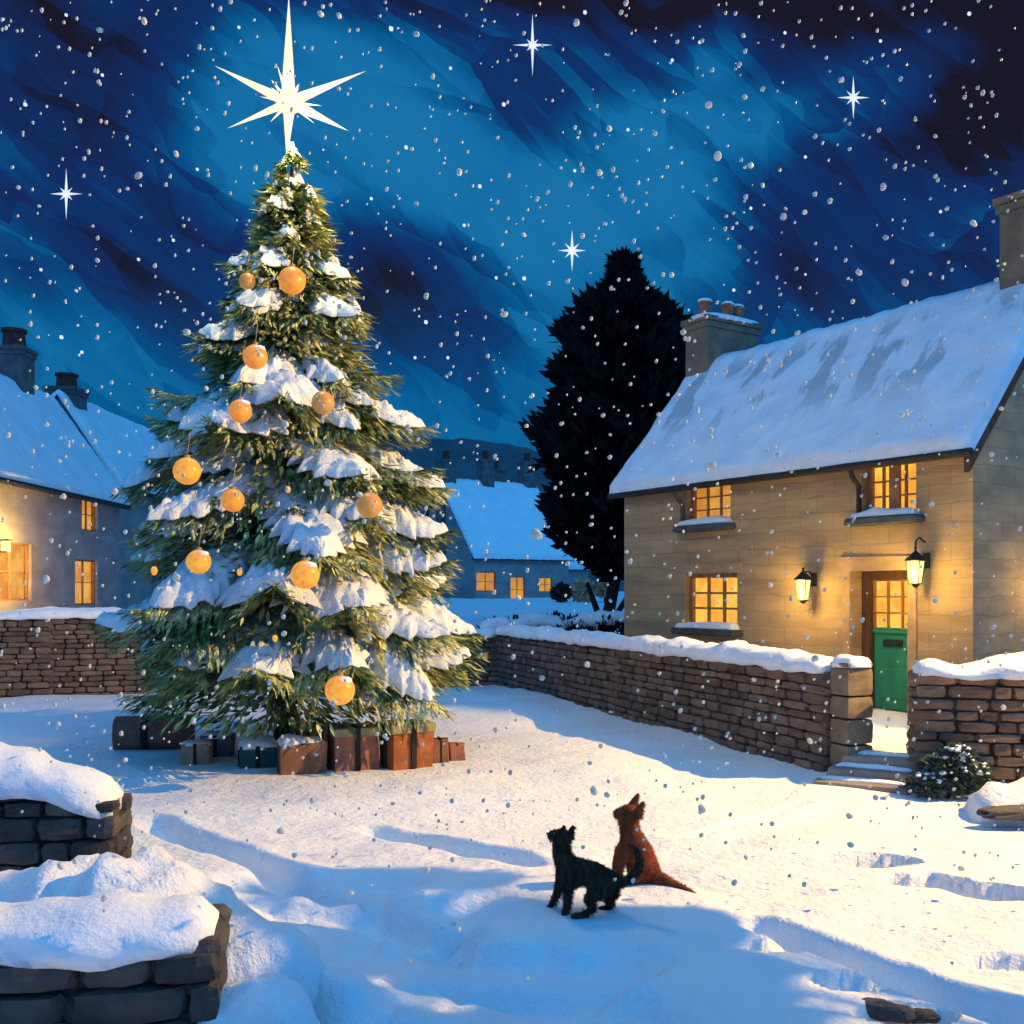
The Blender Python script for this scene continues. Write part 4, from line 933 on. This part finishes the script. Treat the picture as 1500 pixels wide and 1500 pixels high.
M['bush_leaf'] = mat('dark_blue_green_leaves', (.06, .09, .09, 1), (.03, .05, .055, 1), 6, rough=.7)
# snowy bush right of the steps
bs_ = empty('snowy_bush', (4.12, 9.68, .1)); bs_.scale = (.68, .68, .72); tag(bs_, 'small dark bush flecked with snow at the foot of the wall right of the steps', 'bush')
lb = [(0, 0, .25, .34, .26, .24), (.12, 0, .42, .22, .2, .18), (-.3, -.05, .12, .25, .2, .14), (.35, .02, .2, .2, .2, .2)]
leaf_cloud(3200, ellip_pts(lb), .09, M['bush_leaf'], 'leaves', bs_)
q = MB()
for i in range(85):
    l_ = random.choice(lb); a = random.uniform(0, 6.28); e = random.uniform(.0, 1.2)
    q.ball((l_[0]+l_[3]*math.cos(a)*math.cos(e), l_[1]+l_[4]*math.sin(a)*math.cos(e), l_[2]+l_[5]*math.sin(e)+.01), random.uniform(.025, .05), 8, (1.2, 1, .6), .12)
q.build('bush_snow', M['snow_fine'], bs_, smooth=True)
tb = MB(); tb.tube([(0, 0, -.1), (.02, 0, .3)], .025, 6); tb.build('stem', M['bark_dark'], bs_)

# ------------------------------------------------------------------ cats
def limb(p, q, r0, r1):
    # tapered capsule between two joints; all of them are fused into one continuous body below
    p, q = Vector(p), Vector(q); d = q-p; L = d.length; d = d/max(L, 1e-6); a = d.orthogonal().normalized(); b = d.cross(a); n = 14; pr = []
    for i in range(5): t = math.pi/2*(1-i/5); pr.append((p-d*r0*math.sin(t), r0*math.cos(t)))
    pr += [(p, r0), (p.lerp(q, .5), (r0+r1)/2), (q, r1)]
    for i in range(1, 6): t = math.pi/2*i/5; pr.append((q+d*r1*math.sin(t), r1*math.cos(t)))
    vv = []; ff = []
    for c_, r_ in pr: vv += [c_+(a*math.cos(2*math.pi*k_/n)+b*math.sin(2*math.pi*k_/n))*max(r_, 1e-4) for k_ in range(n)]
    for i in range(len(pr)-1): ff += [(i*n+k_, i*n+(k_+1) % n, (i+1)*n+(k_+1) % n, (i+1)*n+k_) for k_ in range(n)]
    ff += [tuple(range(n))[::-1], tuple(range((len(pr)-1)*n, len(pr)*n))]
    me = bpy.data.meshes.new('limb'); me.from_pydata([tuple(v) for v in vv], [], ff); return me
def fused(name, meshes, m, parent, voxel=.006):
    bm = bmesh.new()
    for me in meshes: bm.from_mesh(me)
    me = bpy.data.meshes.new(name); bm.to_mesh(me); bm.free(); o = bpy.data.objects.new(name, me); COL.objects.link(o)
    r_ = o.modifiers.new('r', 'REMESH'); r_.mode = 'VOXEL'; r_.voxel_size = voxel; r_.use_smooth_shade = True
    s_ = o.modifiers.new('sm', 'SMOOTH'); s_.factor = .5; s_.iterations = 4
    dg = bpy.context.evaluated_depsgraph_get(); m2 = bpy.data.meshes.new_from_object(o.evaluated_get(dg)); bpy.data.objects.remove(o)
    m2.materials.clear(); m2.materials.append(m); m2.name = name
    m2.polygons.foreach_set('use_smooth', [True]*len(m2.polygons))
    o = bpy.data.objects.new(name, m2); COL.objects.link(o); o.parent = parent
    return o
def fur(body, n, ln, m, parent, down=.5, wdt=.0022):
    me = body.data; ps = me.polygons; areas = np.array([p.area for p in ps]); idx = RNG.choice(len(ps), n, p=areas/areas.sum()); vv = []; ff = []
    for k_, i in enumerate(idx):
        p = ps[i]; c_ = p.center; nn = p.normal; d = (nn*.55+Vector((.35, -.0, -down))+Vector(RNG.normal(0, .22, 3))).normalized(); s_ = d.cross(nn)
        if s_.length < 1e-3: s_ = Vector((1, 0, 0))
        s_.normalize(); l = ln*RNG.uniform(.5, 1.3); vv += [c_-s_*wdt, c_+s_*wdt, c_+d*l]; ff.append((3*k_, 3*k_+1, 3*k_+2))
    return np_mesh('fur', [tuple(q) for q in vv], ff, m, parent)
def ear_mesh(base, tip, r, out):
    mb = MB(); base = Vector(base); tip = Vector(tip); d = (tip-base).normalized(); a = d.cross(Vector(out)).normalized(); b = d.cross(a)
    n = 10; ring = [base-d*.02+a*r*math.cos(2*math.pi*k_/n)+b*r*.5*math.sin(2*math.pi*k_/n) for k_ in range(n)]; mid = [base.lerp(tip, .5)+a*r*.62*math.cos(2*math.pi*k_/n)+b*r*.32*math.sin(2*math.pi*k_/n) for k_ in range(n)]
    tp = [tip+a*.009*math.cos(2*math.pi*k_/n)+b*.009*math.sin(2*math.pi*k_/n) for k_ in range(n)]
    mb.add(ring+mid+tp, [(i*n+k_, i*n+(k_+1) % n, (i+1)*n+(k_+1) % n, (i+1)*n+k_) for i in range(2) for k_ in range(n)]+[tuple(range(n))[::-1], tuple(range(2*n, 3*n))])
    me = bpy.data.meshes.new('ear'); me.from_pydata(mb.v, [], mb.f); return me
def ball_mesh(c_, r, sq=(1, 1, 1)):
    mb = MB(); mb.ball(c_, r, 14, sq); me = bpy.data.meshes.new('b'); me.from_pydata(mb.v, [], mb.f)
    bm = bmesh.new(); bm.from_mesh(me); bmesh.ops.remove_doubles(bm, verts=bm.verts, dist=1e-5); bmesh.ops.recalc_face_normals(bm, faces=bm.faces); bm.to_mesh(me); bm.free(); return me
M['cat_black'] = mat('dark_tabby_coat', (.075, .042, .022, 1), (.022, .014, .010, 1), 14, stretch=(3, 1, 1), rough=.8, spec=.15)
M['cat_red'] = mat('rust_red_coat', (.38, .085, .03, 1), (.2, .05, .022, 1), 9, stretch=(2, 1, 1), rough=.8, spec=.15)
M['eye'] = mat('cat_eye', (.02, .02, .012, 1), rough=.1, spec=.6); M['nose'] = mat('cat_nose', (.03, .012, .01, 1), rough=.4)
def pose(o_, pts):      # (px,py,Y,r) -> local points
    return [(tuple(at(p[0], p[1], p[2])-o_), p[3]) for p in pts]
def cat(name, label, org, nodes, edges, root, extra, ears, m, furn, eyes, nose):
    t = empty(name, org); tag(t, label, 'cat')
    nd = pose(org, nodes); ms = []
    for a, b in edges: ms.append(limb(nd[a][0], nd[b][0], nd[a][1], nd[b][1]))
    for (px, py, Yp_, r, sq) in extra: ms.append(ball_mesh(at(px, py, Yp_)-org, r, sq))
    for (a, b, r, out) in ears: ms.append(ear_mesh(at(*a)-org, at(*b)-org, r, out))
    body = fused('body', ms, m, t)
    fur(body, furn, .02, m, body)
    for e in eyes:
        b_ = MB(); b_.ball(at(*e)-org, .009, 10); b_.build('eye', M['eye'], body, smooth=True)
    b_ = MB(); b_.ball(at(*nose)-org, .008, 8, (1, 1.2, .8)); b_.build('nose', M['nose'], body, smooth=True)
    return t
# black cat, standing, looking up and left
o1 = at(850, 1336, 5.86)
N1 = [(893, 1290, 5.84, .058), (868, 1280, 5.86, .070), (848, 1275, 5.89, .070), (830, 1268, 5.92, .064), (823, 1250, 5.95, .056), (822, 1234, 5.97, .050),
      (822, 1292, 5.94, .036), (815, 1310, 5.96, .023), (809, 1323, 5.985, .018), (805, 1329, 5.99, .016),
      (832, 1296, 5.86, .038), (831, 1316, 5.85, .025), (830, 1331, 5.85, .020), (826, 1338, 5.84, .017),
      (876, 1304, 5.80, .052), (864, 1317, 5.79, .036), (868, 1332, 5.79, .021), (855, 1339, 5.78, .017), (840, 1342, 5.77, .015),
      (896, 1306, 5.90, .044), (890, 1316, 5.91, .030), (896, 1325, 5.93, .019), (887, 1330, 5.94, .016), (879, 1331, 5.95, .014),
      (908, 1293, 5.82, .028), (923, 1287, 5.80, .023), (934, 1274, 5.79, .021), (937, 1259, 5.78, .020), (932, 1246, 5.78, .016), (921, 1236, 5.78, .008)]
E1 = [(0, 1), (1, 2), (2, 3), (3, 4), (4, 5), (3, 6), (6, 7), (7, 8), (8, 9), (3, 10), (10, 11), (11, 12), (12, 13), (0, 14), (14, 15), (15, 16), (16, 17), (17, 18), (0, 19), (19, 20), (20, 21), (21, 22), (22, 23), (0, 24), (24, 25), (25, 26), (26, 27), (27, 28), (28, 29), (1, 14), (1, 19), (2, 10)]
cat('black_cat', 'black cat standing in the snow with curled tail, looking up at the tree', o1, N1, E1, 0,
    [(822, 1228, 5.97, .060, (1, .95, .95)), (811, 1224, 5.99, .034, (1.15, 1, .95)), (818, 1234, 5.94, .036, (1, 1, 1))],
    [((823, 1221, 5.93), (827, 1209, 5.92), .030, (.2, 1, 0)), ((834, 1224, 5.99), (840, 1209, 6.0), .032, (.2, 1, 0))], M['cat_black'], 11000, [(812, 1221, 5.925)], (802, 1221, 5.99))
# red cat, sitting, looking up and left, tail trailing right
o2 = at(935, 1292, 6.52)
N2 = [(941, 1270, 6.52, .100), (936, 1252, 6.53, .094), (927, 1233, 6.54, .080), (922, 1216, 6.55, .064), (921, 1202, 6.56, .056),
      (910, 1246, 6.57, .042), (903, 1264, 6.60, .026), (901, 1279, 6.62, .019), (896, 1284, 6.63, .017),
      (915, 1250, 6.50, .042), (908, 1268, 6.49, .027), (906, 1284, 6.49, .020), (900, 1289, 6.48, .018),
      (932, 1280, 6.46, .056), (922, 1287, 6.44, .028), (913, 1290, 6.44, .019),
      (964, 1286, 6.48, .042), (982, 1294, 6.44, .032), (998, 1301, 6.38, .025), (1010, 1306, 6.32, .018), (1019, 1310, 6.28, .008)]
E2 = [(0, 1), (1, 2), (2, 3), (3, 4), (2, 5), (5, 6), (6, 7), (7, 8), (2, 9), (9, 10), (10, 11), (11, 12), (0, 13), (13, 14), (14, 15), (0, 16), (16, 17), (17, 18), (18, 19), (19, 20), (1, 5)]
cat('red_cat', 'rusty red cat sitting behind the black cat, tail stretched out on the snow', o2, N2, E2, 0,
    [(920, 1194, 6.56, .072, (1, .95, .95)), (908, 1192, 6.58, .040, (1.1, 1, .95)), (915, 1203, 6.52, .044, (1, 1, 1))],
    [((925, 1184, 6.60), (935, 1162, 6.62), .040, (.2, 1, 0)), ((934, 1192, 6.50), (943, 1174, 6.49), .040, (.3, 1, 0))], M['cat_red'], 13000, [(912, 1189, 6.494)], (900, 1189, 6.58))

# ------------------------------------------------------------------ stars in the sky
def sky_star(px, py, v, h, dg, lb, grp=None):
    Yd = 900.; k_ = Yd/F; t = empty('shining_star', at(px, py, Yd)); tag(t, lb, 'star', grp)
    mb = MB(); c0 = Vector((0, 0, 0))
    for (d, L_) in (((0, 0, 1), v), ((0, 0, -1), v), ((1, 0, 0), h), ((-1, 0, 0), h), ((1, 0, 1), dg), ((-1, 0, 1), dg), ((1, 0, -1), dg), ((-1, 0, -1), dg), ((0, 1, 0), dg), ((0, -1, 0), dg)):
        spike(mb, c0, d, L_*k_, 2.6*k_, 6, face=Vector((0, 1, 0)) if abs(d[1]) < .5 else Vector((1, 0, 0)), flat=1)
    mb.build('rays', M['sky_star'], t)
sky_star(780, 66, 46, 29, 12, 'eight pointed white star at the top of the sky right of the tree top star', 'shining stars in the night sky')
sky_star(1250, 143, 32, 24, 14, 'eight pointed white star in the upper right of the sky above the big cottage', 'shining stars in the night sky')
sky_star(97, 284, 38, 24, 13, 'eight pointed white star in the left sky above the grey cottage', 'shining stars in the night sky')
sky_star(838, 367, 31, 21, 15, 'eight pointed white star just left of the dark conifer top', 'shining stars in the night sky')
dots = [(573, 42, 6), (595, 216, 5), (738, 153, 5), (703, 273, 5), (544, 291, 4), (624, 472, 5), (608, 524, 4), (656, 524, 4), (37, 153, 5), (97, 22, 4), (90, 494, 5), (120, 516, 4), (254, 352, 4), (289, 248, 4), (203, 380, 4),
        (768, 408, 5), (857, 18, 5), (1025, 62, 4), (1150, 48, 4), (1180, 402, 3), (1420, 20, 5), (1378, 310, 4), (1075, 425, 4), (680, 330, 4), (727, 407, 4), (842, 250, 4), (985, 88, 4), (1290, 60, 4), (1180, 230, 4), (1100, 305, 4), (150, 110, 4), (60, 395, 4), (350, 40, 4), (660, 100, 4), (920, 190, 4)]
ms_ = MB(); ms_.ball((0, 0, 0), 1, 7, (1, 1, 1), .25); dot0 = None
for (px, py, r) in dots:
    if dot0 is None: dot0 = ms_.build('star', M['sky_star']); o = dot0
    else: o = dot0.copy(); COL.objects.link(o)
    o.location = at(px, py, 880.); s_ = r*.55*880/F; o.scale = (s_, s_, s_); tag(o, 'tiny white star, a plain dot in the night sky', 'star', 'dot stars in the night sky')

# ------------------------------------------------------------------ falling snow
M['flake'] = mat('snowflake', (1, .95, .84, 1), rough=.9)
km = NT(M['flake'].node_tree); bsd = km.n['Principled BSDF']; tr = km.new('ShaderNodeBsdfTranslucent'); tr.inputs[0].default_value = (1, .95, .84, 1); ad = km.new('ShaderNodeMixShader'); ad.inputs[0].default_value = .5
km.l.new(bsd.outputs[0], ad.inputs[1]); km.l.new(tr.outputs[0], ad.inputs[2]); km.l.new(ad.outputs[0], km.n['Material Output'].inputs[0])
variants = []
for v in range(5):
    mb = MB()
    for i in range(2+v % 2): mb.ball((random.uniform(-.35, .35), random.uniform(-.35, .35), random.uniform(-.35, .35)), random.uniform(.6, .85), 8, (1, 1, 1), .06)
    me = bpy.data.meshes.new('snowflake'); me.from_pydata(mb.v, [], mb.f); me.materials.append(M['flake']); me.polygons.foreach_set('use_smooth', [True]*len(me.polygons)); variants.append(me)
def ok(p):
    for c_, rr in ((Vector((.35, 5.9, .4)), .5), (Vector((.85, 6.5, .45)), .5)):
        if (p-c_).length < rr: return False
    if p.z < ground_z(p.x, p.y)+.1: return False
    if p.x < -1 and 4 < p.y < 5.6 and p.z < 1: return False
    return True
cnt = 0
while cnt < 290:
    Yq = 2.6+5.2*random.random()**.8; px = random.uniform(-60, 1560); py = random.uniform(-60, 1440)
    p = at(px, py, Yq)
    if not ok(p): continue
    s_ = random.choice((.006, .008, .0095, .012, .015))*(.7+Yq/7.5)
    o = bpy.data.objects.new('snowflake', variants[cnt % 5]); COL.objects.link(o); o.location = p; o.scale = (s_, s_*.9, s_*random.uniform(.9, 1.3)); o.rotation_euler = (random.uniform(0, 3), random.uniform(0, 3), random.uniform(0, 3))
    tag(o, 'soft cream snowflake drifting in the air over the square', 'snowflake', 'falling snowflakes'); cnt += 1
base = variants[1]; bv = np.array([v.co[:] for v in base.vertices]); bf = np.array([list(p.vertices) for p in base.polygons]); VV = []; FF = []; k_ = 0
tries = 0
while k_ < 2300 and tries < 14000:
    tries += 1
    Yq = 4.5+5.0*random.random(); p = at(random.uniform(-150, 1650), random.uniform(-60, 1300), Yq)
    if not ok(p): continue
    if (p.xy-Vector((TX, TY))).length < 2.7: continue
    s_ = random.uniform(.006, .0135); VV.append(bv*s_*np.array([1, 1, random.uniform(.9, 1.4)])+np.array(p[:])); FF.append(bf+k_*len(bv)); k_ += 1
tag(np_mesh('falling_snow', np.concatenate(VV), np.concatenate(FF), M['flake'], smooth=True), 'countless small snowflakes falling through the night air', 'falling snow', kind='stuff')
